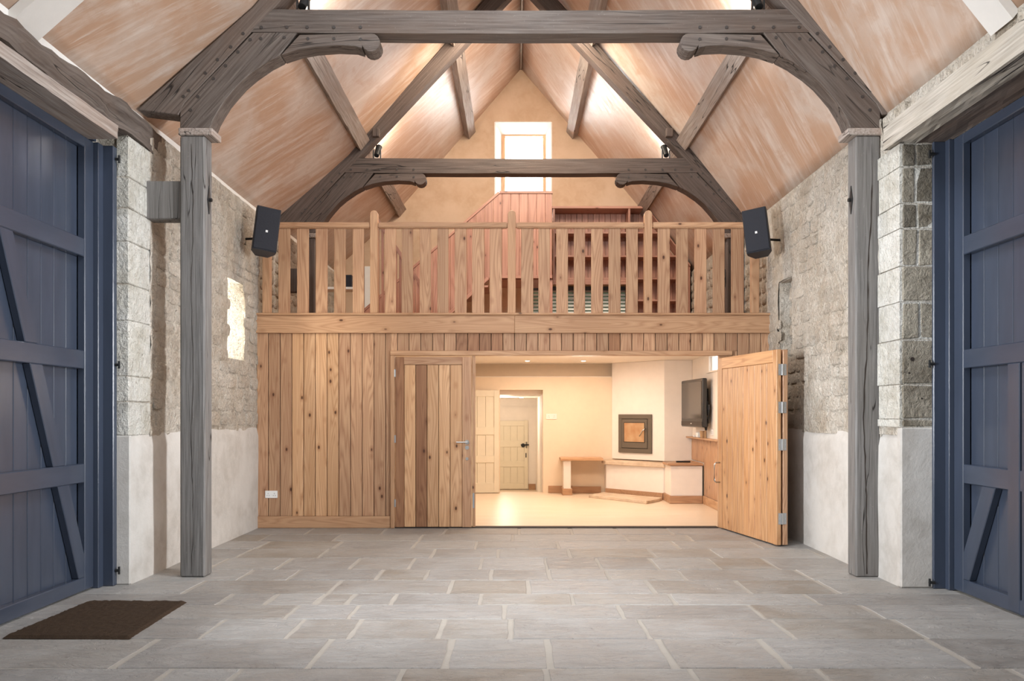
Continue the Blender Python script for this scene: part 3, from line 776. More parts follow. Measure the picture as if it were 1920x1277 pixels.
# ------------------------------------------------------------------ STRUCTURE: pine partition, loft floor
YP = 10.0
pw = empty('wall_partition', (0, YP, 0), 'pine boarded partition below the loft', None, None, 'structure')
zf0, zf1 = Z(625, YP), Z(592, YP)
xL, xR = X(481, YP), X(1443, YP)
bw_ = 22.0*YP/FPX; u = xL; dxl, dxr = X(733, YP), X(1372, YP); oz = Z(658, YP)
k = 0
multibox('backing', [(xL-.04, dxl, YP+.022, YP+.05, 0, zf0), (dxl, dxr, YP+.022, YP+.05, oz, zf0), (dxr, 3.05, YP+.022, YP+.05, 0, zf0)], 'dark_void', pw)
while u < xR-.01:
    e = min(u+bw_, xR); zb = .14
    a, b = u+.0035, e-.0035
    if e <= dxl+.02 or u >= dxr-.02: zb = .14 if e <= dxl+.02 else 0.0
    else: zb = oz
    if u < dxl < e and e > dxl+.02: # board that straddles the frame
        box('board', (a, dxl-.002, YP, YP+.02, .14, zf0), 'pine', pw, bev=.004); a = dxl; zb = oz+.0
    mt = 'pine_dark' if k in (17, 18, 19, 20, 30) else ('pine_pale' if k in (3, 4, 5, 6) else 'pine')
    if u < dxr < e: box('board', (dxr+.001, e-.0035, YP, YP+.02, 0, oz), 'pine', pw, bev=.004)
    box('board', (a, b, YP, YP+.02, zb+.001, zf0), mt, pw, bev=.004); u = e; k += 1
box('skirting', (xL, dxl-.001, YP-.022, YP, 0, .142), 'pine_rail', pw, 'u', bev=.006)
ff = empty('trim_4', (0, YP, zf0), 'wide pine fascia board along the loft edge', None, None, 'structure')
xm = X(965, YP)
box('fascia_board', (xL-.01, xm-.001, YP-.04, YP+.02, zf0, zf1), 'pine_rail', ff, 'u', bev=.004)
box('fascia_board', (xm+.001, xR+.01, YP-.04, YP+.02, zf0, zf1), 'pine_rail', ff, 'u', bev=.004)
box('nosing', (xL-.01, xR+.01, YP-.075, YP+.03, zf1, zf1+.026), 'pine_rail', ff, 'u', bev=.01)
lf = box('loft_floor', (-3.1, 3.06, YP+.031, YG-.001, 2.33, 2.52), 'pine_rail', None, 'u'); lf.name = 'floor_2'; meta(lf, 'boarded loft floor', None, None, 'structure')
# door frame
df = empty('trim_5', (0, YP, 0), 'pine frame around the folding doors', None, None, 'structure')
hz = Z(667, YP)
box('frame_head', (dxl, dxr, YP-.045, YP+.06, hz, oz), 'pine_rail', df, 'u', bev=.006)
box('frame_jamb', (dxl, X(740.5, YP), YP-.045, YP+.06, 0, hz), 'pine_rail', df, bev=.006)
box('frame_mullion', (X(885.5, YP), X(891, YP), YP-.01, YP+.06, .012, hz), 'pine_rail', df, bev=.003)
box('frame_jamb', (X(1346, YP)+.01, X(1372, YP), YP-.002, YP+.06, 0, hz), 'pine_rail', df, bev=.004)
box('threshold', (X(741, YP), X(1346, YP), YP-.03, YP+.10, 0, .011), 'dark_void', df, 'u')
# closed pine leaf
d3 = empty('door_3', (X(812, YP), YP, 0), 'closed pine ledged door leaf left of the opening', 'door', None, 'structure')
a, b = X(742, YP), X(884.5, YP); zt = Z(669.5, YP); s0, s1 = X(758, YP), X(867, YP)
box('stile', (a, s0, YP-.03, YP+.015, .012, zt), 'pine_dark', d3, bev=.004); box('stile', (s1, b, YP-.03, YP+.015, .012, zt), 'pine', d3, bev=.004)
box('top_rail', (s0, s1, YP-.03, YP+.015, Z(684, YP), zt), 'pine', d3, 'u', bev=.004)
bxs = [s0+(s1-s0)*t_ for t_ in (0, .2, .395, .595, .79, 1.0)]
for i in range(5): box('board', (bxs[i]+.003, bxs[i+1]-.003, YP-.018, YP+.005, .014, Z(684, YP)-.001), 'pine_dark' if i == 1 else 'pine_pale', d3, bev=.004)
box('board_backing', (s0, s1, YP+.006, YP+.014, .014, Z(684, YP)-.001), 'dark_void', d3)
hx, hz_ = X(876, YP), Z(829, YP)
h = cyl('handle', (hx, YP-.03, hz_), (hx, YP-.045, hz_), .027, 'steel', d3, 16)
cyl('lever_neck', (hx, YP-.045, hz_), (hx, YP-.085, hz_), .010, 'steel', h, 10); cyl('lever', (hx+.008, YP-.08, hz_), (hx-.125, YP-.08, hz_), .010, 'steel', h, 10)
cyl('keyhole_rose', (hx, YP-.03, hz_-.065), (hx, YP-.042, hz_-.065), .024, 'steel', d3, 16)
cyl('keyhole_rose', (hx, YP-.03, Z(860, YP)), (hx, YP-.04, Z(860, YP)), .018, 'steel', d3, 14)
for py in (700, 823, 943):
    cyl('hinge', (a-.004, YP-.036, Z(py, YP)-.045), (a-.004, YP-.036, Z(py, YP)+.045), .011, 'hingegrey', d3, 10)
box('bolt_plate', (X(886.5, YP), X(889.5, YP), YP-.018, YP-.0105, .24, .42), 'hingegrey', df)
# socket on the partition
def socket(x, y, z, w_, h_, lab, gang=2, T=None, mat='white_plastic'):
    T = T or (lambda u, v, q: (x+u, y-v, z+q))
    o = empty('socket', T(0, 0, 0), lab, 'socket')
    pl = box('faceplate', (-w_/2, w_/2, 0, .012, -h_/2, h_/2), mat, o, T=T, bev=.003)
    for k in ((-1, 1) if gang == 2 else (0,)):
        cx = k*w_/4
        for dx, dz in ((0, .012), (-.012, -.012), (.012, -.012)):
            box('pin_hole', (cx+dx-.003, cx+dx+.003, .0115, .0128, dz-.005, dz+.003), 'slot', pl, T=T)
        box('rocker', (cx+k*.012-.006, cx+k*.012+.006, .012, .016, .022, .036), mat, pl, T=T)
socket(X(509, YP), YP, Z(927, YP), .148, .088, 'white double socket low on the pine partition')
# ------------------------------------------------------------------ folded pair of doors on the right
O = Vector((2.44, 9.955)); E = Vector((2.700, 8.575)); d_ = (E-O).normalized(); n_ = Vector((d_.y, -d_.x)); L_ = (E-O).length
if n_.x > 0: n_ = -n_
def TD(u, v, z): p = O+d_*u+n_*v; return (p.x, p.y, z)
d4 = empty('door_4', (2.6, 9.2, 0), 'open pine leaf of the folding doors seen from inside', 'door', None, 'structure')
zt = 2.035
box('stile', (0, .085, -.05, 0, .015, zt), 'pine_door', d4, T=TD, bev=.004); box('stile', (L_-.085, L_, -.05, 0, .015, zt), 'pine_door', d4, T=TD, bev=.004)
box('top_rail', (.085, L_-.085, -.05, 0, zt-.13, zt), 'pine_door', d4, 'u', T=TD, bev=.004)
nb = 9; bw2 = (L_-.17)/nb
for i in range(nb): box('board', (.085+i*bw2+.004, .085+(i+1)*bw2-.004, -.035, -.006, .015, zt-.131), 'pine_door', d4, T=TD, bev=.005)
box('board_backing', (.085, L_-.085, -.048, -.036, .016, zt-.132), 'dark_void', d4, T=TD)
hp = [(.045, 0, .78), (.045, .055, .79), (.045, .062, .83), (.045, .062, .97), (.045, .055, 1.01), (.045, 0, 1.02)]
hp = [(.035, .0, .555), (.035, .05, .557), (.035, .07, .575), (.035, .07, .77), (.035, .05, .788), (.035, .0, .79)]
tube('pull_handle', [TD(*p) for p in hp], .009, 'steel', d4)
d5 = empty('door_5', (2.78, 9.1, 0), 'second pine leaf folded flat behind the open one', 'door', None, 'structure')
box('stile', (L_-.09, L_+.0, -.125, -.073, .015, zt), 'pine', d5, T=TD, bev=.004); box('stile', (.12, .21, -.125, -.073, .015, zt), 'pine', d5, T=TD, bev=.004)
box('top_rail', (.21, L_-.09, -.125, -.073, zt-.13, zt), 'pine', d5, 'u', T=TD, bev=.004)
for i in range(8):
    q = (L_-.30)/8; box('board', (.21+i*q+.004, .21+(i+1)*q-.004, -.119, -.09, .015, zt-.131), 'pine', d5, T=TD, bev=.005)
for py in (693, 764, 834, 973):
    zz = Z(py, 8.575)
    hg_ = box('hinge', (L_+.0005, L_+.004, -.108, -.018, zz-.058, zz+.058), 'hingegrey', d5, T=TD)
    cyl('hinge_knuckle', TD(L_+.008, -.062, zz-.058), TD(L_+.008, -.062, zz+.058), .008, 'steel', hg_, 8)
    for v_ in (-.095, -.03):
        for q in (-.04, 0, .04): cyl('screw', TD(L_+.004, v_, zz+q), TD(L_+.006, v_, zz+q), .005, 'steel', hg_, 6)

# ------------------------------------------------------------------ loft balustrade
YR = YP-.0
bal = empty('balustrade', (0, YR, zf1+.026), 'pine loft balustrade of flat slats between round topped newels', 'balustrade')
zb = zf1+.027; zr0, zr1 = Z(428.5, YR), Z(417.5, YR)
slats = [(522, 544), (557, 579), (592, 614), (626.5, 648), (661.5, 682.5), (721.5, 742.5), (753, 774.5), (787, 808), (820, 841), (852.5, 875), (885, 908), (918, 941),
         (977, 1000), (1009.5, 1031), (1043, 1065), (1076, 1097), (1108.5, 1130.5), (1141, 1163.5), (1174, 1196), (1233, 1256), (1267.5, 1290), (1302, 1324.5), (1336.5, 1358.5), (1371, 1394.5)]
for i, (a, b) in enumerate(slats):
    box('baluster', (X(a, YR), X(b, YR), YR-.008, YR+.017, zb, zr0), 'pine_dark' if i in (8, 15) and False else 'pine', bal, bev=.004)
news = [(493.5, 507.5, 0), (695, 709, 1), (952, 967, 1), (1207.5, 1222, 1), (1408, 1422, 0)]
for a, b, rd in news:
    xa, xb = X(a, YR), X(b, YR); c_ = (xa+xb)/2; r_ = (xb-xa)/2
    if rd:
        zt_ = Z(396, YR)-r_
        pts = [(xa, zb), (xb, zb), (xb, zt_)]+[(c_+r_*math.cos(R(t_)), zt_+r_*math.sin(R(t_))) for t_ in range(15, 180, 15)]+[(xa, zt_)]
        prism('newel_post', pts, YR-.045, YR+.05, 'pine_rail', bal, (0, 1), bev=.004)
    else: box('newel_post', (xa, xb, YR-.04, YR+.05, zb, zr0 if a < 600 else zr0), 'pine_rail', bal, bev=.004)
hr = [(X(492, YR), X(695, YR)), (X(709, YR), X(952, YR)), (X(967, YR), X(1207.5, YR)), (X(1222, YR), X(1424, YR))]
for a, b in hr:
    box('handrail', (a+.001, b-.001, YR-.035, YR+.04, zr0, zr1), 'pine_rail', bal, 'u', bev=.012, seg=2)

# ------------------------------------------------------------------ loudspeakers on the walls
def speaker(cx, cy, cz, yaw, roll, s, lab):
    Mx = Matrix.Translation((cx, cy, cz)) @ Matrix.Rotation(R(yaw), 4, 'Z') @ Matrix.Rotation(R(roll), 4, 'Y') @ Matrix.Rotation(R(-8), 4, 'X')
    T = lambda u, v, z: tuple(Mx @ Vector((u, v, z)))
    o = empty('wall_speaker', (cx, cy, cz-.26), lab, 'speaker', 'black loudspeakers either side of the loft')
    w_, h_ = .132, .255
    # plan: wide front, narrower chamfered back, extruded in height
    plan = [(-w_, 0), (w_, 0), (w_, .09), (w_*.55, .23), (-w_*.55, .23), (-w_, .09)]
    n = len(plan); V = [T(u, v, z) for z in (-h_, h_) for u, v in plan]
    F = [tuple(range(n)), tuple(range(2*n-1, n-1, -1))]+[(i, (i+1) % n, n+(i+1) % n, n+i) for i in range(n)]
    cab = add('cabinet', V, F, 'speaker', o, bev=.006)
    box('grille', (-w_+.008, w_-.008, -.012, -.0005, -h_+.01, h_-.01), 'grille', o, T=T, bev=.005)
    box('logo', (-.012, .012, -.0135, -.0115, -.045, -.02), 'logo', o, T=T)
    p = T(0, .23, .0); wx = -3.12 if s < 0 else 3.08
    ar = tube('bracket_arm', [p, (p[0]+s*.03, p[1]+.04, p[2]-.02), (wx, p[1]+.05, p[2]-.03)], .014, 'iron', o)
    box('bracket_plate', tuple(sorted((wx, wx-s*.018)))+(p[1]+.0, p[1]+.10, p[2]-.09, p[2]+.04), 'iron', o)
speaker(X(503, 9.35), 9.3, Z(431, 9.35), 24, 7.5, -1, 'black loudspeaker on left wall beside the balustrade')
speaker(X(1415, 9.35), 9.3, Z(433, 9.35), -24, -7.5, 1, 'black loudspeaker on right wall beside the balustrade')

# ------------------------------------------------------------------ door mat
mt = []
MV = []; MF = []; G_ = []
nx, ny = 40, 46; quad = [(-3.10, 5.06), (-2.335, 5.04), (-2.375, 6.03), (-3.09, 6.04)]
quad[0] = (-3.12, 5.06)
for i in range(nx+1):
    for k in range(ny+1):
        a, b = i/nx, k/ny
        x_ = (quad[0][0]*(1-a)+quad[1][0]*a)*(1-b)+(quad[3][0]*(1-a)+quad[2][0]*a)*b
        y_ = (quad[0][1]*(1-a)+quad[1][1]*a)*(1-b)+(quad[3][1]*(1-a)+quad[2][1]*a)*b
        e = i in (0, nx) or k in (0, ny); MV.append((x_+(.003*random.uniform(-1, 1) if e else 0), y_+(.003*random.uniform(-1, 1) if e else 0), .0 if e else .018+random.uniform(-.003, .003)))
for i in range(nx):
    for k in range(ny): a = i*(ny+1)+k; MF.append((a, a+ny+1, a+ny+2, a+1))
meta(add('doormat', [(x_, y_, z_+.001) for x_, y_, z_ in MV], MF, 'coir', None), 'dark brown coir doormat on the flagstones by the left door', 'doormat')

# ------------------------------------------------------------------ room behind the folding doors
CE = 2.25
rf = empty('floor_3', (0, 12, 0), 'pale boarded floor of the inner room', None, None, 'structure')
pl = []; y = YP+.1; 
while y < 14.6:
    pl.append((-3.05, 2.9, y+.0015, min(y+.135, 14.6)-.0015, -.02, .004)); y += .135
meta(multibox('floor_boards', pl, 'lightwood', rf, 'u'), kind='stuff'); box('sub_floor', (-3.05, 3.05, YP+.0, 14.6, -.2, -.0205), 'dark_void', rf)
rc = box('ceiling_room', (-3.1, 3.05, YP+.06, YG, CE, 2.329), 'cream_white'); meta(rc, 'cream ceiling of the inner room', None, None, 'structure')
rb = empty('wall_back', (0, 14.4, 0), 'cream back wall of the inner room with a doorway', None, None, 'structure')
dx0, dx1, dzt = X(937, 14.4), X(1018, 14.4), Z(731, 14.4)
multibox('lower_wall', [(-3.05, dx0, 14.4, 14.6, 0, 2.01), (dx0, dx1, 14.4, 14.6, dzt, 2.01), (dx1, 3.05, 14.4, 14.6, 0, 2.01)], 'cream', rb)
box('upper_wall', (-3.05, 3.05, 14.62, 14.69, 1.9, CE), 'cream', rb)
box('ledge', (-3.05, 1.68, 14.385, 14.63, 2.01, 2.022), 'cream_white', rb, 'u')
box('skirting', (X(1028, 14.4), 1.0, 14.38, 14.4, .004, .13), 'pine_rail', rb, 'u', bev=.004)
rr_ = empty('wall_room_right', (2.9, 12, 0), 'cream right wall of the inner room with pine dado', None, None, 'structure')
wy0, wy1, wz0_, wz1_ = 11.55, 12.42, 2.0, 2.2
multibox('plaster', [(2.9, 2.985, YP+.06, 14.6, 0, wz0_), (2.9, 2.985, YP+.06, wy0, wz0_, CE), (2.9, 2.985, wy1, 14.6, wz0_, CE)], 'cream_white', rr_)
y = YP+.12
while y < 12.66: box('dado_board', (2.882, 2.899, y+.003, min(y+.135, 12.66)-.003, .13, .985), 'pine_rail', rr_, bev=.003); y += .135
while y < 13.56: box('dado_board', (2.882, 2.899, y+.003, min(y+.135, 13.56)-.003, .63, .985), 'pine_rail', rr_, bev=.003); y += .135
box('dado_cap', (2.79, 2.9, YP+.1, 13.56, .985, 1.01), 'pine_rail', rr_, 'v', bev=.005)
box('skirting', (2.862, 2.882, YP+.1, 12.66, .004, .13), 'pine_pale', rr_, 'v', bev=.004)
w4 = empty('window_4', (2.95, 12, 2.0), 'small high window in the right wall of the inner room', None, None, 'structure')
box('window_sill', (2.86, 2.98, wy0-.05, wy1+.05, 1.98, 1.999), 'cream_white', w4, 'v'); box('window_bar', (2.94, 2.975, wy1-.04, wy1, 2.0, CE), 'white_plastic', w4)
box('window_head', (2.9, 2.985, wy0, wy1-.041, 2.225, CE), 'cream_white', w4, 'v')
box('pane', (2.976, 2.984, wy0, wy1-.041, 2.0, 2.224), 'sky_pane', w4)
rl = box('wall_room_left', (-3.08, -3.05, YP+.06, 14.6, 0, CE), 'cream', None); meta(rl, 'cream left wall of the inner room', None, None, 'structure')
# chimney breast in the corner
cb = empty('chimney_breast', (2.3, 13.9, 0), 'cream angled corner chimney breast rising above the stone hearth shelf', 'chimney breast')
P1, P2 = (1.68, 14.39), (2.44, 13.57)
slab('breast', [P1, P2, (2.899, 13.57), (2.899, 14.39)], .60, CE-.001, 'cream_white', cb, bev=.006)
H1, H2, H3 = (1.55, 14.10), (2.36, 13.22), (2.37, 12.68)
slab('hearth_wall', [H1, H2, (2.87, 13.22), (2.87, 14.39), (1.55, 14.39)], .005, .52, 'cream_white', cb, bev=.004)
slab('skirting', [(H1[0]-.015, H1[1]-.015), (H2[0]-.015, H2[1]-.017), (H2[0], H2[1]+.0), (H1[0], H1[1])], .005, .115, 'pine_rail', cb)
st = slab('mantel_slab', [(1.50, 14.12), (1.53, 14.02), (2.36, 13.14), (2.44, 13.18), (2.87, 13.57), (2.87, 14.38), (1.50, 14.38)], .521, .585, 'warm_stone', None, bev=.008); meta(st, 'rough edged stone shelf slab beneath the stove', 'stone slab')
fs = slab('hearth_slab', [(1.21, 13.62), (1.50, 14.07), (2.33, 13.16), (2.25, 12.98), (2.0, 12.62)], .0045, .05, 'warm_stone', None, bev=.006); meta(fs, 'pale angled stone hearth slab on the inner room floor', 'stone slab')
# left bench (shelf on a pier)
lb = empty('fireside_bench', (1.2, 14.2, 0), 'fireside shelf bench left of the stove with open log space', 'bench')
xa, xb = X(1051, 14.0), 1.49
box('shelf_top', (xa, xb, 13.98, 14.395, .585, .63), 'pine_pale', lb, 'u', bev=.006)
box('pier', (X(1057, 14.0), X(1070.5, 14.0), 14.02, 14.39, .115, .584), 'cream_white', lb)
box('pier_plinth', (X(1054.5, 14.0), X(1073, 14.0), 14.0, 14.395, .005, .114), 'pine_rail', lb, 'u', bev=.004)
box('back_board', (X(1073, 14.0)+.002, xb, 14.36, 14.378, .005, .12), 'pine_rail', lb, 'u')
# right bench
rbn = empty('fireside_bench', (2.6, 13, 0), 'fireside box bench right of the stove with pine top', 'bench')
box('bench_box', (2.38, 2.86, 12.68, 13.21, .125, .575), 'cream_white', rbn)
box('bench_plinth', (2.36, 2.86, 12.66, 13.215, .005, .124), 'pine_rail', rbn, 'u', bev=.004)
slab('bench_top', [(2.33, 12.64), (2.865, 12.64), (2.865, 13.56), (2.46, 13.16), (2.33, 13.12)], .587, .62, 'pine_rail', rbn)
slab('top_packing', [(2.39, 12.7), (2.85, 12.7), (2.85, 13.12), (2.39, 13.12)], .576, .5865, 'pine_rail', rbn)
rm = box('remote_control', (2.50, 2.72, 12.86, 12.93, .621, .645), 'black', None, 'u', bev=.006); meta(rm, 'flat black remote lying on the right fireside bench', 'remote')
# stove set in the breast
dS = (Vector(P2)-Vector(P1)).normalized(); nS = Vector((dS.y, -dS.x)); 
if nS.y > 0: nS = -nS
def TS(u, v, z): p = Vector(P1)+dS*u+nS*v; return (p.x, p.y, z)
sv = empty('wood_stove', TS(.5, 0, .7), 'grey inset wood stove with glazed door in the chimney breast', 'stove')
u0, u1, z0s, z1s = .17, .875, .715, 1.365
fw = .075
for d in ((u0, u1, .001, .03, z0s, z0s+fw), (u0, u1, .001, .03, z1s-fw, z1s)): box('surround', d, 'stove', sv, 'u', T=TS, bev=.003)
for d in ((u0, u0+fw, .001, .03, z0s+fw, z1s-fw), (u1-fw, u1, .001, .03, z0s+fw, z1s-fw)): box('surround', d, 'stove', sv, T=TS, bev=.003)
box('surround_back', (u0+fw, u1-fw, .001, .008, z0s+fw, z1s-fw), 'stove_in', sv, T=TS)
a0, a1, c0, c1 = u0+fw+.008, u1-fw-.008, z0s+fw+.008, z1s-fw-.008
dr = empty('x', (0, 0, 0)); bpy.data.objects.remove(dr)
dr = box('stove_door', (a0, a1, .009, .036, c0, c1), 'stove', sv, T=TS, bev=.004)
gz0, gz1 = c0+.105, c1-.06
box('glass', (a0+.055, a1-.055, .0362, .039, gz0, gz1), 'stove_glass', dr, T=TS)
multibox('glass_rebate', [(a0+.045, a0+.0545, .0362, .041, gz0-.01, gz1+.01), (a1-.0545, a1-.045, .0362, .041, gz0-.01, gz1+.01), (a0+.0546, a1-.0546, .0362, .041, gz1, gz1+.01), (a0+.0546, a1-.0546, .0362, .041, gz0-.01, gz0)], 'stove_in', dr, T=TS)
tube('door_handle', [TS(a1-.02, .037, 1.13), TS(a1-.03, .07, 1.12), TS(a1-.06, .085, 1.09), TS(a1-.12, .085, 1.0)], .010, 'steel', dr)
# wall plates in the room
socket(X(1034, 14.4), 14.4, Z(781, 14.4), .19, .095, 'cream double switch plate on the back wall of the inner room', mat='cream_white')
socket(2.9, 12.2, 1.10, .15, .09, 'white socket above the pine dado cap', T=lambda u, v, q: (2.9-v, 12.2+u, 1.10+q))
# television
A_, B_ = Vector((2.665, 13.30)), Vector((2.745, 12.16)); dT = (B_-A_).normalized(); nT = Vector((dT.y, -dT.x))
if nT.x > 0: nT = -nT
def TT(u, v, z): p = A_+dT*u+nT*v; return (p.x, p.y, z)
LT = (B_-A_).length
tv = empty('television', TT(LT/2, 0, 1.15), 'black flat television on an arm, turned toward the room', 'television')
tz0, tz1 = Z(801.5, 12.2), Z(709, 12.2)
box('casing', (0, LT, -.07, 0, tz0, tz1), 'black', tv, T=TT, bev=.012)
sg_ = NT('tv_screen'); M['screen'] = sg_.done((.035, .03, .026), .16)
box('screen', (.05, LT-.05, .001, .004, tz0+.13, tz1-.045), 'screen', tv, T=TT)
box('speaker_bar', (.02, LT-.02, .001, .006, tz0+.02, tz0+.085), 'stove_in', tv, T=TT)
box('maker_plate', (LT/2-.03, LT/2+.03, .006, .008, tz0+.045, tz0+.06), 'logo', tv, T=TT)
br = empty('television_bracket', (2.87, 12.7, 1.2), 'black wall arm and looped cables behind the television', 'bracket')
box('wall_plate', (2.872, 2.899, 12.45, 12.8, 1.35, 1.75), 'iron', br)
mid = TT(LT*.62, -.0705, 1.5)
tube('arm', [(2.872, 12.62, 1.60), (2.86, 12.72, 1.60), (mid[0]+.01, mid[1], 1.60)], .016, 'iron', br); tube('arm', [(2.872, 12.62, 1.48), (2.86, 12.54, 1.48), (mid[0]+.01, mid[1], 1.48)], .016, 'iron', br)
for k in range(5):
    pts = []
    for i in range(14):
        t_ = i/13; pts.append((2.845-.02*math.sin(t_*6+k), 12.2+.32*t_+.05*math.sin(t_*9+k*1.7), 1.5-.32*math.sin(t_*math.pi)+.06*math.sin(t_*14+k)))
    tube('cable', pts, .008, 'black', br, 6)
# small things on the dado cap
o = box('white_box', (2.80, 2.87, 12.75, 12.88, 1.011, 1.09), 'white_plastic', None, bev=.006); meta(o, 'small white box on the dado cap under the television', 'box')
o = cyl('wicker_pot', (2.835, 12.55, 1.011), (2.835, 12.55, 1.115), .036, 'wicker', None, 12, .045); meta(o, 'small brown wicker pot on the dado cap', 'pot')
o = cyl('candlestick', (2.84, 12.38, 1.011), (2.84, 12.38, 1.16), .018, 'wicker', None, 10, .012); meta(o, 'thin wooden stick stand beside the wicker pot', 'candlestick')
o = cyl('white_dish', (2.835, 13.05, 1.011), (2.835, 13.05, 1.04), .03, 'white_plastic', None, 14, .045); meta(o, 'tiny white dish at the far end of the dado cap', 'dish')
# downlights
for x, y, z, l in ((.21, 13.67, CE, 'left recessed downlight in the inner room ceiling'), (1.13, 13.67, CE, 'right recessed downlight in the inner room ceiling'), (.14, 16.9, 1.711, 'recessed downlight in the low passage ceiling')):
    D = empty('downlight', (x, y, z-.01), l, 'light', 'small recessed downlights')
    cyl('bezel', (x, y, z-.008), (x, y, z-.001), .05, 'white_plastic', D, 18); cyl('lamp', (x, y, z-.013), (x, y, z-.0085), .034, 'lamp_on', D, 16)
# cream ledged doors
def cream_leaf(nm, lab, T, w_, h_, rows_, parent=None):
    o = empty(nm, T(w_/2, 0, 0), lab, 'door', None, 'structure'); st_ = .085
    box('stile', (0, st_, -.02, .012, 0, h_), 'cream_door', o, T=T, bev=.003); box('stile', (w_-st_, w_, -.02, .012, 0, h_), 'cream_door', o, T=T, bev=.003)
    for a, b in rows_: box('rail', (st_, w_-st_, -.02, .0118, a, b), 'cream_door', o, 'u', T=T, bev=.003)
    nb_ = 4; q = (w_-2*st_)/nb_
    for i in range(nb_): box('board', (st_+i*q+.002, st_+(i+1)*q-.002, -.018, -.002, .01, h_-.01), 'cream_door', o, T=T, bev=.003)
    box('board_backing', (st_, w_-st_, -.03, -.0205, .01, h_-.01), 'cream_door', o, T=T)
    return o
th_ = R(7); TL = lambda u, v, z: (dx0-.012-u*math.cos(th_)-v*math.sin(th_), 14.375-u*math.sin(th_)-v*math.cos(th_), .012+z)
cream_leaf('door_6', 'open cream ledged door folded back against the back wall', TL, .76, dzt-.02, ((0, .17), (.52, .64), (1.0, 1.13), (1.66, 1.79-.02)))
HF_ = -.31; YH = 18.5
lw0, lw1 = X(990, YH)-.78, X(990, YH)
TC = lambda u, v, z: (lw0+u, YH-.03-v, HF_+.02+z)
d7 = cream_leaf('door_7', 'low cream ledged door with black ring latch in the passage', TC, .78, Z(788, YH)-HF_-.02, ((0, .12), (.49, .62), (.93, 1.07), (1.40, 1.51)))
rz = Z(835, YH)-HF_-.02
cyl('latch_ring', TC(.67, .012, rz), TC(.67, .03, rz), .045, 'iron', d7, 14); box('latch_bar', (.62, .80, .03, .045, rz+.0, rz+.025), 'iron', d7, 'u', T=TC); box('latch_keeper', (.735, .75, .03, .06, rz-.06, rz+.08), 'iron', d7, T=TC)
box('keyhole_plate', (.725, .745, .0125, .02, rz-.27, rz-.17), 'iron', d7, T=TC)
hw = empty('wall_passage', (0, 16.5, HF_), 'cream walls of the passage beyond the doorway', None, None, 'structure')
multibox('plaster', [(-1.6, .48, YH, YH+.1, HF_, 1.75), (.48, .6, 14.6, YH+.1, HF_, 1.75), (-1.7, -1.6, 14.6, YH+.1, HF_, 1.75)], 'cream_white', hw)
box('wall_beam', (-1.6, .48, YH-.03, YH-.001, Z(765, YH), Z(765, YH)+.02), 'cream_white', hw, 'u'); box('skirting', (X(991, YH), X(1004, YH), YH-.03, YH-.001, HF_+.001, HF_+.13), 'pine_rail', hw, 'u')
pc = box('ceiling_passage', (-1.7, .6, 14.605, YH+.1, 1.711, 1.80), 'cream_white'); meta(pc, 'low ceiling of the passage', None, None, 'structure')
pf = box('floor_passage', (-1.7, .6, 14.6, YH+.1, HF_-.1, HF_), 'lightwood', None, 'u'); meta(pf, 'floor of the passage', None, None, 'structure')

# ------------------------------------------------------------------ loft: stair panelling, bookcase, handrail
YS = 13.4
sp = empty('staircase_panelling', (0, YS, 2.52), 'red pine boarded stair balustrade climbing to the high window', 'staircase')
P = lambda px, py: (X(px, YS), Z(py, YS))
poly = [P(1035, 522), P(917, 522), P(828, 606), (P(828, 606)[0], 2.53), (P(640, 626)[0], 2.53), P(640, 626), P(937, 363), P(1035, 363)]
poly = [P(1035, 522), P(917, 522), P(810, 622), (P(700, 622)[0], P(810, 622)[1]), P(650, 613), P(937, 363), P(1035, 363)]
for q in strips(poly, P(650, 0)[0], P(1035, 0)[0], .139): prism('board', q, YS, YS+.02, 'pine_red', sp, (0, 1), bev=.003)
prism('board_backing', [P(1034, 521), P(917, 521), P(937, 362), P(1034, 362)], YS+.0205, YS+.03, 'pine_red', sp)
def capstrip(a, b, th, nm, y0=-.02, y1=.05, mat='pine_red', par=sp, Yb=YS):
    d = Vector((b[0]-a[0], b[1]-a[1])).normalized(); n = Vector((-d.y, d.x))*th
    if n.y < 0: n = -n
    prism(nm, [a, b, (b[0]+n.x, b[1]+n.y), (a[0]+n.x, a[1]+n.y)], Yb+y0, Yb+y1, mat, par, (d.x, d.y))
capstrip(P(650, 613), P(937, 363), .035, 'capping'); capstrip(P(937, 363), P(1036, 363), .035, 'capping')
capstrip(P(917, 522), P(1035, 522), -.05 if False else .05, 'bottom_string', -.025, .04)
capstrip(P(810, 622), P(917, 524), .05, 'bottom_string', -.025, .04)
box('landing_floor', (P(917, 0)[0], P(1035, 0)[0], YS+.05, 14.3, P(0, 522)[1]-.02, P(0, 522)[1]+.05), 'pine_red', sp, 'u')
box('side_panel', (P(1035, 0)[0]-.02, P(1035, 0)[0], YS+.021, 14.3, P(0, 522)[1]+.051, P(0, 363)[1]), 'pine_red', sp)
box('landing_post', (P(1029, 0)[0], P(1035, 0)[0]+.01, YS+.022, YS+.10, 2.53, P(0, 522)[1]-.021), 'pine_red', sp)
for i in range(7):   # treads hidden behind the panelling
    t_ = i/7; x_ = P(690, 0)[0]+t_*(P(917, 0)[0]-P(690, 0)[0]); box('tread', (x_, x_+.26, YS+.022, 14.2, 2.62+t_*.93, 2.65+t_*.93), 'pine_red', sp, 'u')
YK = 14.3
bk = empty('bookcase', (1.8, YK, 2.52), 'red pine bookcase with roof-sloped end against the gable', 'bookcase')
P = lambda px, py: (X(px, YK), Z(py, YK))
bx0, bxm, bx1 = P(1037, 0)[0], P(1178, 0)[0], P(1294, 0)[0]
ztop = P(0, 388)[1]; xk = P(1213, 0)[0]
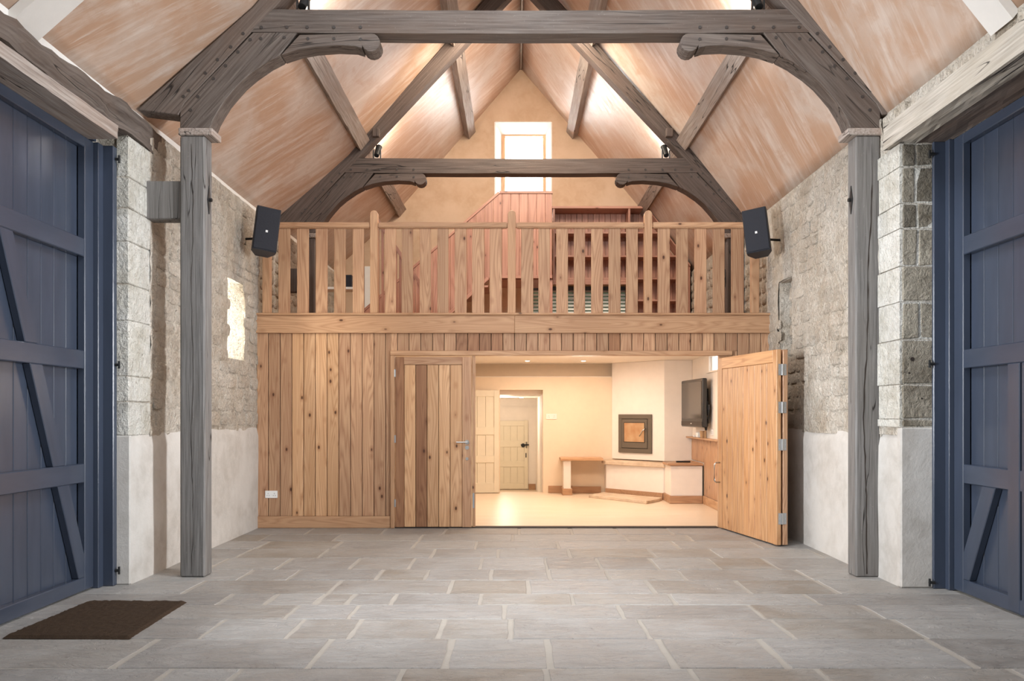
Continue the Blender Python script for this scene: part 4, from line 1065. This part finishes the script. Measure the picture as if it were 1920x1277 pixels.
zsh = [P(0, 436)[1], P(0, 480)[1], P(0, 522)[1], P(0, 563)[1]]
lo_ = P(0, 524)[1]
slope = lambda x_: min(ztop, roof_z(x_)-.08)
box('top_shelf', (bx0-.02, xk, YK-.02, YG-.01, ztop-.03, ztop+.01), 'pine_red', bk, 'u', bev=.004)
prism('sloping_top', [(xk, ztop-.03), (bx1, slope(bx1)-.03), (bx1, slope(bx1)+.005), (xk, ztop+.005)], YK-.02, YG-.01, 'pine_red', bk, (1, -1))
box('upright', (bx0, bx0+.03, YK, YG-.01, lo_, ztop-.031), 'pine_red', bk); box('upright', (bxm, bxm+.035, YK, YG-.01, 2.53, ztop-.031), 'pine_red', bk)
box('upright', (bx1-.03, bx1, YK, YG-.01, 2.53, slope(bx1)-.035), 'pine_red', bk)
for i, z_ in enumerate(zsh):
    if i < 3: box('shelf', (bx0+.031, bxm-.001, YK+.01, YG-.03, z_-.014, z_+.014), 'pine_red', bk, 'u')
    xe = bx1-.031
    while slope(xe) < z_+.03: xe -= .03
    if xe > bxm+.1: box('shelf', (bxm+.036, xe, YK+.01, YG-.03, z_-.014, z_+.014), 'pine_red', bk, 'u')
box('bottom_rail', (bx0, bxm, YK-.005, YK+.02, lo_-.085, lo_-.001), 'pine_red', bk, 'u')
poly = [(bx0+.03, lo_), (bxm, lo_), (bxm, 2.53), (bx1-.03, 2.53), (bx1-.03, slope(bx1)-.03), (xk, ztop-.03), (bx0+.03, ztop-.03)]
for q in strips(poly[0:2]+[(bxm, ztop-.03), (bx0+.03, ztop-.03)], bx0+.03, bxm, .10): prism('back_board', q, YG-.029, YG-.011, 'pine_red', bk, (0, 1), bev=.003)
for q in strips([(bxm, 2.53), (bx1-.03, 2.53), (bx1-.03, slope(bx1)-.03), (xk, ztop-.03), (bxm, ztop-.03)], bxm+.035, bx1-.03, .10): prism('back_board', q, YG-.029, YG-.011, 'pine_red', bk, (0, 1), bev=.003)
# stairwell rail at the left
YW = 11.6; P = lambda px, py: (X(px, YW), Z(py, YW))
sr = empty('stair_rail', (P(730, 0)[0], YW, 2.52), 'sloping pinkish pine stair rail left of the panelled stair', 'handrail')
a, b = P(703, 412), P(800, 556)
capstrip(a, b, .05, 'handrail', -.03, .03, 'pine_red', sr, YW)
k = a[0]+.03
while k < b[0]-.02:
    t_ = (k-a[0])/(b[0]-a[0]); z_ = a[1]+(b[1]-a[1])*t_
    box('spindle', (k, k+.03, YW-.015, YW+.015, 2.522, z_), 'pine_red', sr); k += .062
# things glimpsed on a ledge by the left loft wall
sh = meta(box('wall_ledge', (-3.09, -2.35, 12.2, 12.5, 3.20, 3.235), 'white_plaster', None, 'u', bev=.004), 'white ledge on left loft wall behind the balusters', 'shelf')
bs = empty('small_speaker', (-2.45, 12.3, 3.236), 'small black speaker on the white loft ledge', 'speaker')
box('cabinet', (-2.53, -2.40, 12.25, 12.40, 3.236, 3.42), 'speaker', bs, bev=.005); box('grille', (-2.52, -2.41, 12.242, 12.249, 3.245, 3.41), 'grille', bs)
w5 = empty('window_5', (-2.6, YG, 2.6), 'narrow bright loft window at the left of the gable', None, None, 'structure')
box('window_frame', (X(684, YG), X(697, YG), YG-.04, YG-.002, 2.56, Z(500, YG)), 'white_plastic', w5, bev=.006)
